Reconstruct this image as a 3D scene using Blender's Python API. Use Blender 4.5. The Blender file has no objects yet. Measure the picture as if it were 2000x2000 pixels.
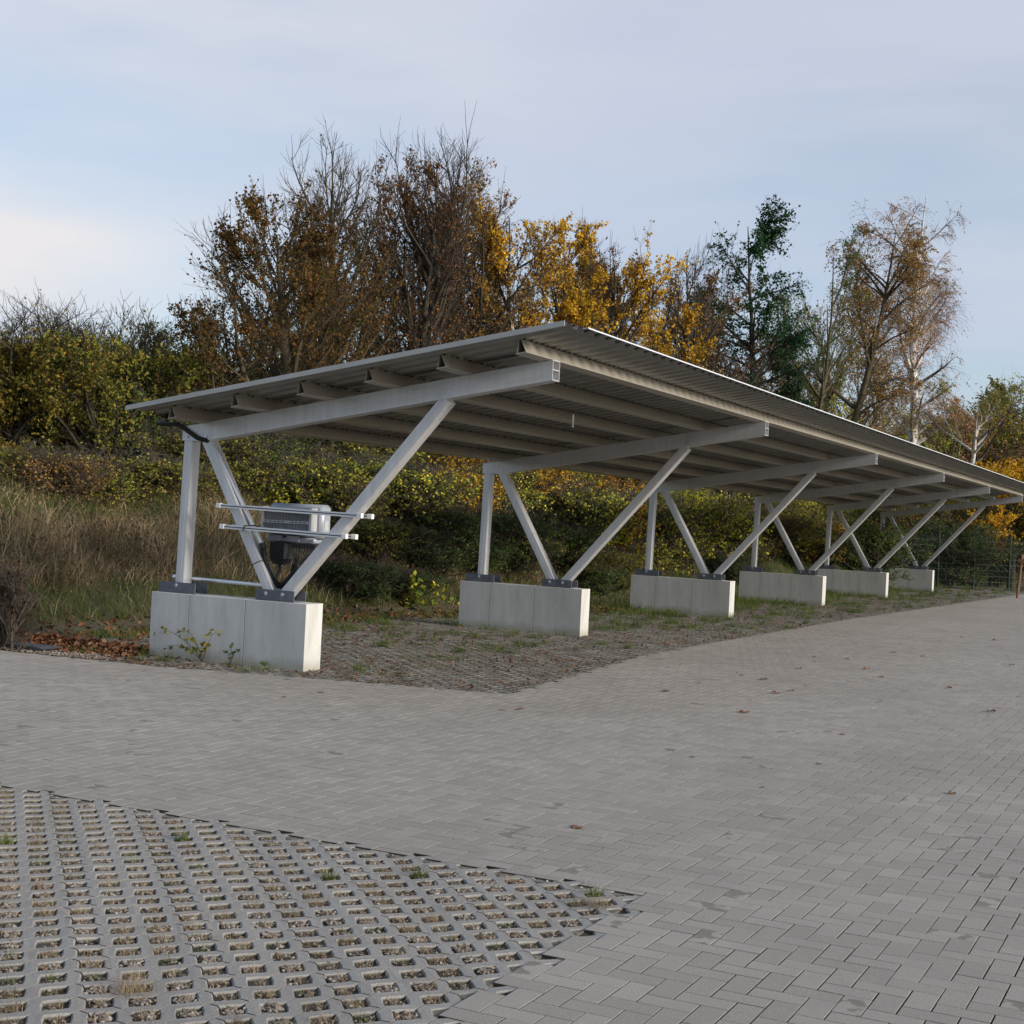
import bpy, math
import numpy as np
from mathutils import Vector, Matrix
R = math.radians
scene = bpy.context.scene
col = scene.collection

# ------------------------------------------------------------------ camera
F, YAW, PITCH, ROLL = 2.8039, -0.4618, 0.0053, 0.0488
CAM = np.array([8.3292, -12.1576, 1.6419])
fw = np.array([math.sin(YAW)*math.cos(PITCH), math.cos(YAW)*math.cos(PITCH), math.sin(PITCH)])
rt = np.array([math.cos(YAW), -math.sin(YAW), 0.0])
up = np.cross(rt, fw)
r2 = rt*math.cos(ROLL)+up*math.sin(ROLL)
u2 = -rt*math.sin(ROLL)+up*math.cos(ROLL)
cd = bpy.data.cameras.new('camera'); cam = bpy.data.objects.new('camera', cd); col.objects.link(cam)
M = Matrix.Identity(4)
for i in range(3):
    M[i][0], M[i][1], M[i][2], M[i][3] = r2[i], u2[i], -fw[i], CAM[i]
cam.matrix_world = M
cd.sensor_width = 36; cd.lens = F*18; cd.clip_start = .1; cd.clip_end = 3000
scene.camera = cam

# ------------------------------------------------------------------ world and sun
SUN_EL, SUN_AZ = R(19), R(-4)          # azimuth from +X towards +Y
sdir = Vector((math.cos(SUN_EL)*math.cos(SUN_AZ), math.cos(SUN_EL)*math.sin(SUN_AZ), math.sin(SUN_EL)))
w = bpy.data.worlds.new('World'); scene.world = w; w.use_nodes = True
nt = w.node_tree; nt.nodes.clear()
def N(t, **k):
    n = nt.nodes.new(t)
    for a, b in k.items(): setattr(n, a, b)
    return n
L = lambda a, b: nt.links.new(a, b)
sky = N('ShaderNodeTexSky', sky_type='NISHITA', sun_disc=False)
sky.sun_elevation = SUN_EL; sky.sun_rotation = math.pi/2-SUN_AZ
sky.air_density = 1.0; sky.dust_density = 1.2; sky.ozone_density = 2.4
bg = N('ShaderNodeBackground'); out = N('ShaderNodeOutputWorld'); bg.inputs[1].default_value = .076
tc = N('ShaderNodeTexCoord')
def dotlobe(c, sc, lo, hi):             # soft patch of cloud round a direction, squashed in elevation
    s = N('ShaderNodeVectorMath', operation='SUBTRACT'); L(tc.outputs['Generated'], s.inputs[0]); s.inputs[1].default_value = c
    m = N('ShaderNodeVectorMath', operation='MULTIPLY'); L(s.outputs[0], m.inputs[0]); m.inputs[1].default_value = sc
    l = N('ShaderNodeVectorMath', operation='LENGTH'); L(m.outputs[0], l.inputs[0])
    r = N('ShaderNodeMapRange', interpolation_type='SMOOTHSTEP'); L(l.outputs['Value'], r.inputs[0])
    r.inputs[1].default_value = hi; r.inputs[2].default_value = lo
    return r.outputs[0]
mp = N('ShaderNodeMapping'); L(tc.outputs['Generated'], mp.inputs[0])
mp.inputs['Rotation'].default_value = (R(12), R(-10), R(25)); mp.inputs['Scale'].default_value = (1.2, 2.2, 7.0)
n1 = N('ShaderNodeTexNoise'); L(mp.outputs[0], n1.inputs[0]); n1.inputs['Scale'].default_value = 1.6; n1.inputs['Detail'].default_value = 5; n1.inputs['Roughness'].default_value = .45
veil = N('ShaderNodeMapRange', interpolation_type='SMOOTHSTEP'); L(n1.outputs[0], veil.inputs[0])
veil.inputs[1].default_value = .36; veil.inputs[2].default_value = .66; veil.inputs[3].default_value = .22; veil.inputs[4].default_value = .72
def mth(op, a, b, clamp=False):
    m = N('ShaderNodeMath', operation=op, use_clamp=clamp)
    for i, x in enumerate((a, b)):
        if hasattr(x, 'links'): L(x, m.inputs[i])
        else: m.inputs[i].default_value = x
    return m.outputs[0]
lobe1 = dotlobe((-.77, .62, .155), (3.4, 3.4, 15), 0, 1.25)
lobe2 = dotlobe((-.10, .96, .27), (3.4, 3.4, 5.0), 0, 1.1)
lobe3 = dotlobe((-.66, .70, .33), (1.9, 1.9, 5), 0, 1.25)
n2 = N('ShaderNodeTexNoise'); L(mp.outputs[0], n2.inputs[0]); n2.inputs['Scale'].default_value = 4.0; n2.inputs['Detail'].default_value = 6
k2 = mth('ADD', mth('MULTIPLY', n2.outputs[0], .9), .45)
cf = mth('MULTIPLY', mth('MULTIPLY', lobe1, k2), 1.15)
cf = mth('ADD', cf, mth('MULTIPLY', mth('MULTIPLY', lobe2, k2), .40))
cf = mth('ADD', cf, mth('MULTIPLY', mth('MULTIPLY', lobe3, k2), .62), True)
mv = N('ShaderNodeMixRGB'); L(veil.outputs[0], mv.inputs[0]); L(sky.outputs[0], mv.inputs[1]); mv.inputs[2].default_value = (3.3, 3.6, 4.4, 1)
mx = N('ShaderNodeMixRGB'); L(cf, mx.inputs[0]); L(mv.outputs[0], mx.inputs[1]); mx.inputs[2].default_value = (4.75, 4.65, 4.75, 1)
L(mx.outputs[0], bg.inputs[0]); L(bg.outputs[0], out.inputs[0])
sd = bpy.data.lights.new('sun', 'SUN'); so = bpy.data.objects.new('sun', sd); col.objects.link(so)
sd.energy = 2.0; sd.angle = R(12); sd.color = (1, .91, .79)
so.rotation_euler = sdir.to_track_quat('Z', 'Y').to_euler()
scene.view_settings.view_transform = 'Standard'; scene.view_settings.look = 'None'
scene.view_settings.exposure = 1.20; scene.view_settings.gamma = 1
scene.render.engine = 'CYCLES'

# ------------------------------------------------------------------ helpers
def at(u, v, d):
    """point at horizontal distance d seen at photo pixel (u, v) of the 2000 px photo"""
    D = fw + r2*(u-1000)/1000/F - u2*(v-1000)/1000/F
    return CAM + D*(d/math.hypot(D[0], D[1]))
def mat(name):
    m = bpy.data.materials.new(name); m.use_nodes = True; return m
def ramp(nt, fac, stops):
    r = nt.nodes.new('ShaderNodeValToRGB'); nt.links.new(fac, r.inputs[0])
    e = r.color_ramp.elements
    while len(e) < len(stops): e.new(.5)
    for i, (p, c) in enumerate(stops):
        e[i].position = p; e[i].color = (*c, 1)
    return r.outputs[0]
def noise(nt, scale, detail=4, rough=.55, stretch=None, coord='Object'):
    t = nt.nodes.new('ShaderNodeTexCoord'); n = nt.nodes.new('ShaderNodeTexNoise')
    src = t.outputs[coord]
    if stretch:
        m = nt.nodes.new('ShaderNodeMapping'); nt.links.new(src, m.inputs[0]); m.inputs['Scale'].default_value = stretch; src = m.outputs[0]
    nt.links.new(src, n.inputs[0]); n.inputs['Scale'].default_value = scale; n.inputs['Detail'].default_value = detail; n.inputs['Roughness'].default_value = rough
    return n.outputs[0]
def mixc(nt, f, a, b, mode='MIX'):
    m = nt.nodes.new('ShaderNodeMixRGB'); m.blend_type = mode
    for i, x in zip((0, 1, 2), (f, a, b)):
        if hasattr(x, 'links'): nt.links.new(x, m.inputs[i])
        elif isinstance(x, (int, float)): m.inputs[i].default_value = x if i == 0 else (x, x, x, 1)
        else: m.inputs[i].default_value = (*x, 1)
    return m.outputs[0]
def bump(nt, h, strength, dist=.01):
    b = nt.nodes.new('ShaderNodeBump'); nt.links.new(h, b.inputs['Height']); b.inputs['Strength'].default_value = strength; b.inputs['Distance'].default_value = dist
    return b.outputs[0]
def island(nt):
    return nt.nodes.new('ShaderNodeNewGeometry').outputs['Random Per Island']
def maprange(nt, x, a, b, c=0, d=1):
    m = nt.nodes.new('ShaderNodeMapRange'); nt.links.new(x, m.inputs[0])
    for i, v in enumerate((a, b, c, d)): m.inputs[i+1].default_value = v
    return m.outputs[0]
def surf(name, colr, rough=.6, metal=0, var=.12, vscale=6, bmp=0, bscale=40, stretch=None, bdist=.004, spec=.5):
    m = mat(name); t = m.node_tree; b = t.nodes['Principled BSDF']
    n = noise(t, vscale, 6, .6, stretch)
    lo = tuple(max(0, c*(1-var)) for c in colr); hi = tuple(min(1, c*(1+var)) for c in colr)
    t.links.new(ramp(t, n, [(.3, lo), (.7, hi)]), b.inputs['Base Color'])
    b.inputs['Roughness'].default_value = rough; b.inputs['Metallic'].default_value = metal; b.inputs['Specular IOR Level'].default_value = spec
    if bmp: t.links.new(bump(t, noise(t, bscale, 5, .6, stretch), bmp, bdist), b.inputs['Normal'])
    return m
def leafmat(name, cols, trans=.35, patch=.4, ps=.8, gain=1.0):
    m = mat(name); t = m.node_tree; t.nodes.remove(t.nodes['Principled BSDF'])
    o = t.nodes['Material Output']
    n = len(cols); g = gain; c = ramp(t, island(t), [(i/max(1, n-1), tuple(min(.75, q*g) for q in cc)) for i, cc in enumerate(cols)])
    v = maprange(t, noise(t, ps, 3, .5), .3, .7, 1-patch, 1+patch)
    mm = t.nodes.new('ShaderNodeVectorMath'); mm.operation = 'SCALE'; t.links.new(c, mm.inputs[0]); t.links.new(v, mm.inputs['Scale'])
    d = t.nodes.new('ShaderNodeBsdfDiffuse'); tr = t.nodes.new('ShaderNodeBsdfTranslucent'); x = t.nodes.new('ShaderNodeMixShader')
    x.inputs[0].default_value = trans
    t.links.new(mm.outputs[0], d.inputs[0]); t.links.new(mm.outputs[0], tr.inputs[0]); t.links.new(d.outputs[0], x.inputs[1]); t.links.new(tr.outputs[0], x.inputs[2]); t.links.new(x.outputs[0], o.inputs[0])
    return m

def mesh_np(name, V, faces, smooth=False):
    """faces: list of integer arrays (n, k)"""
    me = bpy.data.meshes.new(name); V = np.asarray(V, np.float32)
    faces = [np.asarray(f, np.int32) for f in faces if len(f)]
    loops = np.concatenate([f.ravel() for f in faces]); sizes = np.concatenate([np.full(len(f), f.shape[1], np.int32) for f in faces])
    me.vertices.add(len(V)); me.vertices.foreach_set('co', V.ravel())
    me.loops.add(len(loops)); me.loops.foreach_set('vertex_index', loops)
    me.polygons.add(len(sizes)); st = np.zeros(len(sizes), np.int32); st[1:] = np.cumsum(sizes)[:-1]
    me.polygons.foreach_set('loop_start', st); me.polygons.foreach_set('loop_total', sizes)
    me.polygons.foreach_set('use_smooth', np.full(len(sizes), bool(smooth)))
    me.update(calc_edges=True); me.validate(); return me
def link(name, me, m, parent=None, loc=None):
    me.materials.clear(); me.materials.append(m)
    o = bpy.data.objects.new(name, me); col.objects.link(o)
    if parent is not None: o.parent = parent
    if loc is not None: o.location = loc
    return o
def tag(o, label, cat, group=None, kind=None):
    if label: o['label'] = label
    if cat: o['category'] = cat
    if group: o['group'] = group
    if kind: o['kind'] = kind
    return o
def thing(name, label, cat, loc=(0, 0, 0), group=None):
    o = bpy.data.objects.new(name, None); o.empty_display_size = .2; col.objects.link(o); o.location = loc
    return tag(o, label, cat, group)
def struct(name, me, m):
    return tag(link(name, me, m), None, None, kind='structure')
class MB:
    def __init__(s): s.V = []; s.F = []
    def add(s, vs, fs):
        k = len(s.V); s.V += [tuple(v) for v in vs]; s.F += [tuple(k+i for i in f) for f in fs]
    def box(s, x0, x1, y0, y1, z0, z1, b=0):
        if b <= 0:
            s.add([(x, y, z) for z in (z0, z1) for y in (y0, y1) for x in (x0, x1)], [(0, 2, 3, 1), (4, 5, 7, 6), (0, 1, 5, 4), (2, 6, 7, 3), (0, 4, 6, 2), (1, 3, 7, 5)])
        else:
            vs = []; idx = {}
            X, Y, Z = (x0, x1), (y0, y1), (z0, z1); sg = (1, -1)
            for i in (0, 1):
                for j in (0, 1):
                    for k in (0, 1):
                        for a in range(3):
                            p = [X[i], Y[j], Z[k]]; o = [sg[i]*b, sg[j]*b, sg[k]*b]
                            for q in range(3):
                                if q != a: p[q] += o[q]
                            idx[(i, j, k, a)] = len(vs); vs.append(tuple(p))
            fs = []
            for a in range(3):
                o1, o2 = [q for q in range(3) if q != a]
                for e in (0, 1):
                    q = []
                    for m, n in ((0, 0), (1, 0), (1, 1), (0, 1)):
                        c = [0]*3; c[a] = e; c[o1] = m; c[o2] = n; q.append(idx[(*c, a)])
                    fs.append(q)
            for a in range(3):
                o1, o2 = [q for q in range(3) if q != a]
                for m in (0, 1):
                    for n in (0, 1):
                        q = []
                        for e, ax in ((0, o1), (0, o2), (1, o2), (1, o1)):
                            c = [0]*3; c[a] = e; c[o1] = m; c[o2] = n; q.append(idx[(*c, ax)])
                        fs.append(q)
            for i in (0, 1):
                for j in (0, 1):
                    for k in (0, 1): fs.append([idx[(i, j, k, a)] for a in range(3)])
            s.add(vs, fs)
    def prism(s, poly, y0, y1):            # polygon in (x, z), extruded along y
        n = len(poly)
        s.add([(x, y0, z) for x, z in poly]+[(x, y1, z) for x, z in poly],
              [tuple(range(n)), tuple(range(2*n-1, n-1, -1))]+[(i, i+n, (i+1) % n+n, (i+1) % n) for i in range(n)])
    def ringprism(s, outer, inner, y0, y1, ends=True):
        n = len(outer)
        vs = [(x, y0, z) for x, z in outer]+[(x, y1, z) for x, z in outer]+[(x, y0, z) for x, z in inner]+[(x, y1, z) for x, z in inner]
        fs = []
        for i in range(n):
            j = (i+1) % n
            fs += [(i, j, j+n, i+n), (2*n+i, 3*n+i, 3*n+j, 2*n+j), (i, 2*n+i, 2*n+j, j), (n+i, n+j, 3*n+j, 3*n+i)]
        s.add(vs, fs)
    def tube(s, pts, r, k=10, caps=True):
        pts = [Vector(p) for p in pts]; n = len(pts); rr = r if hasattr(r, '__len__') else [r]*n
        t0 = (pts[1]-pts[0]).normalized(); a = t0.orthogonal().normalized(); base = len(s.V); vs = []
        for i, p in enumerate(pts):
            t = (pts[min(i+1, n-1)]-pts[max(i-1, 0)]).normalized(); a = (a-t*a.dot(t)).normalized(); b = t.cross(a)
            for q in range(k):
                an = 2*math.pi*q/k; vs.append(p+(a*math.cos(an)+b*math.sin(an))*rr[i])
        fs = [(i*k+q, i*k+(q+1) % k, (i+1)*k+(q+1) % k, (i+1)*k+q) for i in range(n-1) for q in range(k)]
        if caps: fs += [tuple(range(k-1, -1, -1)), tuple(range((n-1)*k, n*k))]
        s.add(vs, fs)
    def build(s, name, m, parent=None, smooth=False, fix=True):
        me = bpy.data.meshes.new(name); me.from_pydata(s.V, [], s.F); me.validate()
        if fix:
            import bmesh
            b = bmesh.new(); b.from_mesh(me); bmesh.ops.recalc_face_normals(b, faces=b.faces); b.to_mesh(me); b.free()
        if smooth:
            me.polygons.foreach_set('use_smooth', [True]*len(me.polygons))
            try: me.set_sharp_from_angle(angle=R(40))
            except Exception: pass
        return link(name, me, m, parent)
def spline(pts, n=8):
    pts = [np.array(p, float) for p in pts]; P = [2*pts[0]-pts[1]]+pts+[2*pts[-1]-pts[-2]]; o = []
    for i in range(1, len(P)-2):
        for t in np.linspace(0, 1, n, endpoint=False):
            a, b, c, d = P[i-1:i+3]
            o.append(.5*((2*b)+(c-a)*t+(2*a-5*b+4*c-d)*t*t+(-a+3*b-3*c+d)*t**3))
    o.append(pts[-1]); return o

# ------------------------------------------------------------------ materials
M_alu = surf('aluminium', (.64, .64, .65), .42, .5, .08, 3, .12, 60, (6, 6, .5), .002)
M_purl = surf('purlin_metal', (.48, .445, .38), .42, .55, .10, 2, .1, 40, (1, .2, 1), .002)
M_verge = surf('verge_metal', (.40, .40, .38), .5, .3, .10, 2.5)
M_roof = surf('roof_sheet_metal', (.25, .245, .225), .4, .7, .16, 2.5, .08, 30, (1.5, 1, 1))
M_trim = surf('edge_trim_metal', (.78, .79, .80), .35, .3, .05)
M_galv = surf('dark_galvanised_steel', (.115, .125, .15), .5, .35, .25, 12, .15, 50)
M_bolt = surf('bolt_steel', (.55, .56, .6), .3, .8, .05)
M_white = surf('white_plastic', (.75, .75, .73), .45)
M_railm = surf('rail_aluminium', (.72, .73, .75), .35, .5, .05)
M_black = surf('black_plastic', (.012, .012, .014), .5)
M_hous = surf('inverter_housing', (.32, .355, .42), .4, .2, .06)
M_fin = surf('heat_sink_fins', (.40, .42, .46), .45, .4, .1)
M_frame = surf('heat_sink_frame', (.45, .46, .475), .4, .2, .05)
M_conduit = surf('conduit_metal', (.75, .76, .78), .25, .8, .04)
M_bark = surf('bark', (.038, .031, .022), .9, 0, .35, 8, .5, 30, (1, 1, .3), .02)
M_barkg = surf('mossy_bark', (.062, .048, .024), .9, 0, .35, 6, .5, 30, (1, 1, .3), .02)
M_wood = surf('stake_wood', (.22, .125, .065), .8, 0, .2, 8)
M_twig = surf('twig', (.06, .048, .035), .9, 0, .3, 10)
def concrete_mat():
    m = mat('cast_concrete'); t = m.node_tree; b = t.nodes['Principled BSDF']
    c = ramp(t, noise(t, 2.2, 8, .65, (1, 1, .35)), [(.28, (.39, .395, .38)), (.55, (.52, .525, .505)), (.8, (.60, .60, .575))])
    c = mixc(t, maprange(t, noise(t, 9, 6, .7, (1, 1, .12)), .5, .75, 0, .35), c, (.21, .215, .215))
    c = mixc(t, maprange(t, noise(t, 60, 2, .5), .68, .74, 0, .6), c, (.20, .20, .19))
    # grime and algae climbing from the foot
    g = t.nodes.new('ShaderNodeTexCoord'); s = t.nodes.new('ShaderNodeSeparateXYZ'); t.links.new(g.outputs['Object'], s.inputs[0])
    a = t.nodes.new('ShaderNodeMath'); a.operation = 'ADD'; t.links.new(s.outputs[2], a.inputs[0]); t.links.new(maprange(t, noise(t, 5, 4), 0, 1, -.09, .09), a.inputs[1])
    c = mixc(t, maprange(t, a.outputs[0], 0.02, .13, .55, 0), c, (.23, .22, .15))
    t.links.new(c, b.inputs['Base Color']); b.inputs['Roughness'].default_value = .85
    t.links.new(bump(t, noise(t, 70, 6, .7), .25, .004), b.inputs['Normal']); return m
M_conc = concrete_mat(); M_seam = surf('dark_seam', (.035, .033, .03), .9)
def paver_mat(name, lo, hi, stain=True, moss=0):
    m = mat(name); t = m.node_tree; b = t.nodes['Principled BSDF']
    isl = island(t)
    c = ramp(t, isl, [(0, lo), (.5, tuple((a+b_)/2 for a, b_ in zip(lo, hi))), (1, hi)])
    c = mixc(t, maprange(t, noise(t, .45, 5, .65), .38, .68, 0, .5), c, tuple(x*.74 for x in lo))
    c = mixc(t, maprange(t, noise(t, 3.5, 5, .7), .45, .8, 0, .22), c, tuple(x*.72 for x in lo))
    c = mixc(t, maprange(t, noise(t, 300, 2, .6), .40, .62, 0, .5), c, tuple(x*.55 for x in lo))
    c = mixc(t, maprange(t, noise(t, 190, 2, .6), .58, .66, 0, .55), c, tuple(min(1, x*1.5) for x in hi))
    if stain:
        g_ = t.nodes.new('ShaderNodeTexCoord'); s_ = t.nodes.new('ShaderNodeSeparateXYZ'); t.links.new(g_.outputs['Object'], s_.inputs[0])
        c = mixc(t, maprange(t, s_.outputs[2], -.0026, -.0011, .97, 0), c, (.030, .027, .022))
        w_ = t.nodes.new('ShaderNodeMath'); w_.operation = 'GREATER_THAN'; t.links.new(isl, w_.inputs[0]); w_.inputs[1].default_value = .978
        n = maprange(t, noise(t, 9, 3, .5), .50, .56, 0, .62)
        mu = t.nodes.new('ShaderNodeMath'); mu.operation = 'MULTIPLY'; t.links.new(w_.outputs[0], mu.inputs[0]); t.links.new(n, mu.inputs[1])
        c = mixc(t, mu.outputs[0], c, (.115, .095, .075))
        # damp patches spanning several stones
        c = mixc(t, maprange(t, noise(t, 1.3, 5, .7, (1, .5, 1)), .66, .76, 0, .3), c, tuple(x*.55 for x in lo))
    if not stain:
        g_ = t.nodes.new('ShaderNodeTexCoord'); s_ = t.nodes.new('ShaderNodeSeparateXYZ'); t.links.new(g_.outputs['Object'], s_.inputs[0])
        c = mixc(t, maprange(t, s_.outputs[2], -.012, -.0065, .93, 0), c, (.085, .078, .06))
    if moss: c = mixc(t, maprange(t, noise(t, 3, 6, .7), .40, .62, 0, moss), c, (.075, .068, .045))
    t.links.new(c, b.inputs['Base Color']); b.inputs['Roughness'].default_value = .88; b.inputs['Specular IOR Level'].default_value = .3
    t.links.new(bump(t, noise(t, 260, 3, .7), .5, .003), b.inputs['Normal']); return m
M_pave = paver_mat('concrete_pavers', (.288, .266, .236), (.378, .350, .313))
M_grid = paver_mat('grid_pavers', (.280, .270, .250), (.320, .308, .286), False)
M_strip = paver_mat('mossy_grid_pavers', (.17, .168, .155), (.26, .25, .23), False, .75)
def soil_mat():
    m = mat('joint_soil'); t = m.node_tree; b = t.nodes['Principled BSDF']
    c = ramp(t, noise(t, 12, 6, .7), [(.3, (.03, .028, .022)), (.6, (.065, .055, .04)), (.8, (.10, .085, .06))])
    t.links.new(c, b.inputs['Base Color']); b.inputs['Roughness'].default_value = .95
    t.links.new(bump(t, noise(t, 120, 4, .7), .8, .01), b.inputs['Normal']); return m
M_soil = soil_mat()
def earth_mat():
    m = mat('bank_earth'); t = m.node_tree; b = t.nodes['Principled BSDF']
    c = ramp(t, noise(t, 1.5, 8, .7), [(.3, (.035, .032, .016)), (.5, (.07, .06, .03)), (.75, (.10, .085, .045))])
    t.links.new(c, b.inputs['Base Color']); b.inputs['Roughness'].default_value = .95
    t.links.new(bump(t, noise(t, 9, 6, .7), 1, .1), b.inputs['Normal']); return m
M_earth = earth_mat()

GOLD = [(.28, .13, .012), (.44, .25, .022), (.54, .34, .04), (.36, .25, .03)]
BROWN = [(.08, .04, .018), (.14, .065, .024), (.20, .11, .035), (.12, .085, .025), (.07, .07, .022)]
RED = [(.10, .045, .024), (.16, .072, .032), (.24, .135, .06), (.13, .085, .035)]
TAN = [(.17, .09, .035), (.27, .15, .055), (.30, .20, .06), (.13, .085, .035)]
OLIVE = [(.06, .075, .018), (.12, .12, .025), (.17, .17, .03), (.07, .085, .02), (.22, .13, .03)]
ORANGE = [(.24, .14, .03), (.10, .12, .03), (.30, .19, .04), (.07, .09, .02), (.18, .17, .04)]
GREEN = [(.025, .05, .015), (.05, .085, .022), (.09, .13, .03), (.045, .07, .02)]
DARK = [(.018, .035, .013), (.035, .06, .02), (.05, .075, .022)]
YGREEN = [(.10, .13, .02), (.24, .24, .03), (.36, .29, .03), (.07, .10, .02), (.05, .08, .02)]
IVY = [(.015, .05, .022), (.03, .085, .035), (.05, .11, .04)]
PINK = [(.24, .12, .06), (.30, .17, .09), (.18, .11, .06)]
LM = {k: leafmat(k.lower()+'_leaves', v, gain=dict(BROWN=1.0, RED=1.0, TAN=1.2, GOLD=1.25, ORANGE=1.05, IVY=.8, DARK=1.8, YGREEN=2.1).get(k, 1.8)) for k, v in dict(GOLD=GOLD, BROWN=BROWN, RED=RED, TAN=TAN, OLIVE=OLIVE, ORANGE=ORANGE, GREEN=GREEN, DARK=DARK, YGREEN=YGREEN, IVY=IVY, PINK=PINK).items()}
M_grass_dry = leafmat('dry_grass', [(.17, .125, .075), (.26, .20, .13), (.12, .085, .05), (.11, .10, .045), (.34, .27, .18), (.19, .14, .09)], .25, .6, 1.1, 1.35)
M_grass_green = leafmat('green_grass', [(.05, .085, .02), (.09, .13, .03), (.07, .10, .03), (.16, .16, .06)], .3, .35, .9, 1.1)
M_litter = leafmat('leaf_litter', [(.10, .040, .022), (.16, .065, .035), (.07, .035, .02), (.22, .13, .08), (.05, .03, .02)], .1, .2, 2)
M_peb = leafmat('pebbles', [(.20, .17, .14), (.42, .38, .33), (.28, .19, .14), (.55, .53, .5), (.15, .12, .10), (.34, .27, .2), (.10, .085, .07)], 0, .05, gain=.62)

# ------------------------------------------------------------------ terrain
XS = [(-40, -4.0), (7.3, -4.05), (9, -3.4), (13, -2.7), (19, -2.4), (33, -2.3), (60, -2.3)]
def foot(y): return np.interp(y, [a for a, b in XS], [b for a, b in XS])
def lane(y): return np.interp(y, [-1, 0, 5, 16, 38, 60], [2.33, 2.33, 1.75, 1.70, 2.38, 3.2])
def front(x): return np.interp(x, [-12, -3.2, -1.3, 2.33], [-1.1, -.94, -.83, -.02])
def sm(t): t = np.clip(t, 0, 1); return t*t*(3-2*t)
def terr(x, y):
    x = np.asarray(x, float); y = np.asarray(y, float)
    hb = np.interp(y, [0, 10, 20, 45, 60], [1.78, 1.65, 1.25, .55, .3])
    d = np.minimum(foot(y)-x, y+.25)
    z = hb*sm(d/2.7)+.10*np.sin(x*1.7+y*.9)*sm(d/2)+.06*np.sin(x*4.1-y*3.3)*sm(d/1.5)
    z = z+.012*np.clip(d-2.7, 0, 60)
    e = .35*sm((y-46)/2.5)*sm((6+y*.0-x)/4+2)
    return np.where(d > 0, np.maximum(z, e), e)-.012*np.where(d > 0, 0, 1)
def grid(x0, x1, nx, y0, y1, ny, f):
    xs, ys = np.linspace(x0, x1, nx), np.linspace(y0, y1, ny); X, Y = np.meshgrid(xs, ys)
    V = np.stack([X.ravel(), Y.ravel(), f(X, Y).ravel()], 1)
    i = np.arange(nx-1)[None]+np.arange(ny-1)[:, None]*nx; i = i.ravel()
    return V, np.stack([i, i+1, i+1+nx, i+nx], 1)
Vt, Ft = grid(-45, foot(0)+3.2, 150, -.25, 110, 400, lambda x, y: np.where(x > foot(y), -.025, terr(x, y)))
struct('bank_terrain', mesh_np('bank_terrain', Vt, [Ft], True), M_earth)
Vt, Ft = grid(-.81, 60, 60, 45.6, 110, 60, lambda x, y: terr(x, y)-.004)
struct('far_verge', mesh_np('far_verge', Vt, [Ft], True), M_earth)
Vt, Ft = grid(-900, 900, 3, -900, 900, 3, lambda x, y: 0*x-.30)
struct('ground', mesh_np('ground', Vt, [Ft]), M_earth)
# bed of sand and soil below all the paving
Vt, Ft = grid(-45, 45, 2, -40, 47, 2, lambda x, y: 0*x-.016)
bed = MB(); bed.box(-45, 1.0, -40, -9.8, -.2, -.016); bed.box(6.072, 45, -40, 47, -.2, -.016); bed.box(-45, 6.072, -6.13, -.9, -.2, -.016)
bed.box(-4.3, 6.072, -.9, 47, -.2, -.020)
struct('paving_bed', mesh_np('paving_bed', bed.V, [np.array(bed.F)]), M_soil)
Vt, Ft = grid(1.0, 6.08, 60, -9.8, -6.12, 44, lambda x, y: -.016+.005*np.sin(x*37+y*11)*np.sin(y*41))
struct('grid_paver_soil', mesh_np('grid_paver_soil', Vt, [Ft]), M_soil)

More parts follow.
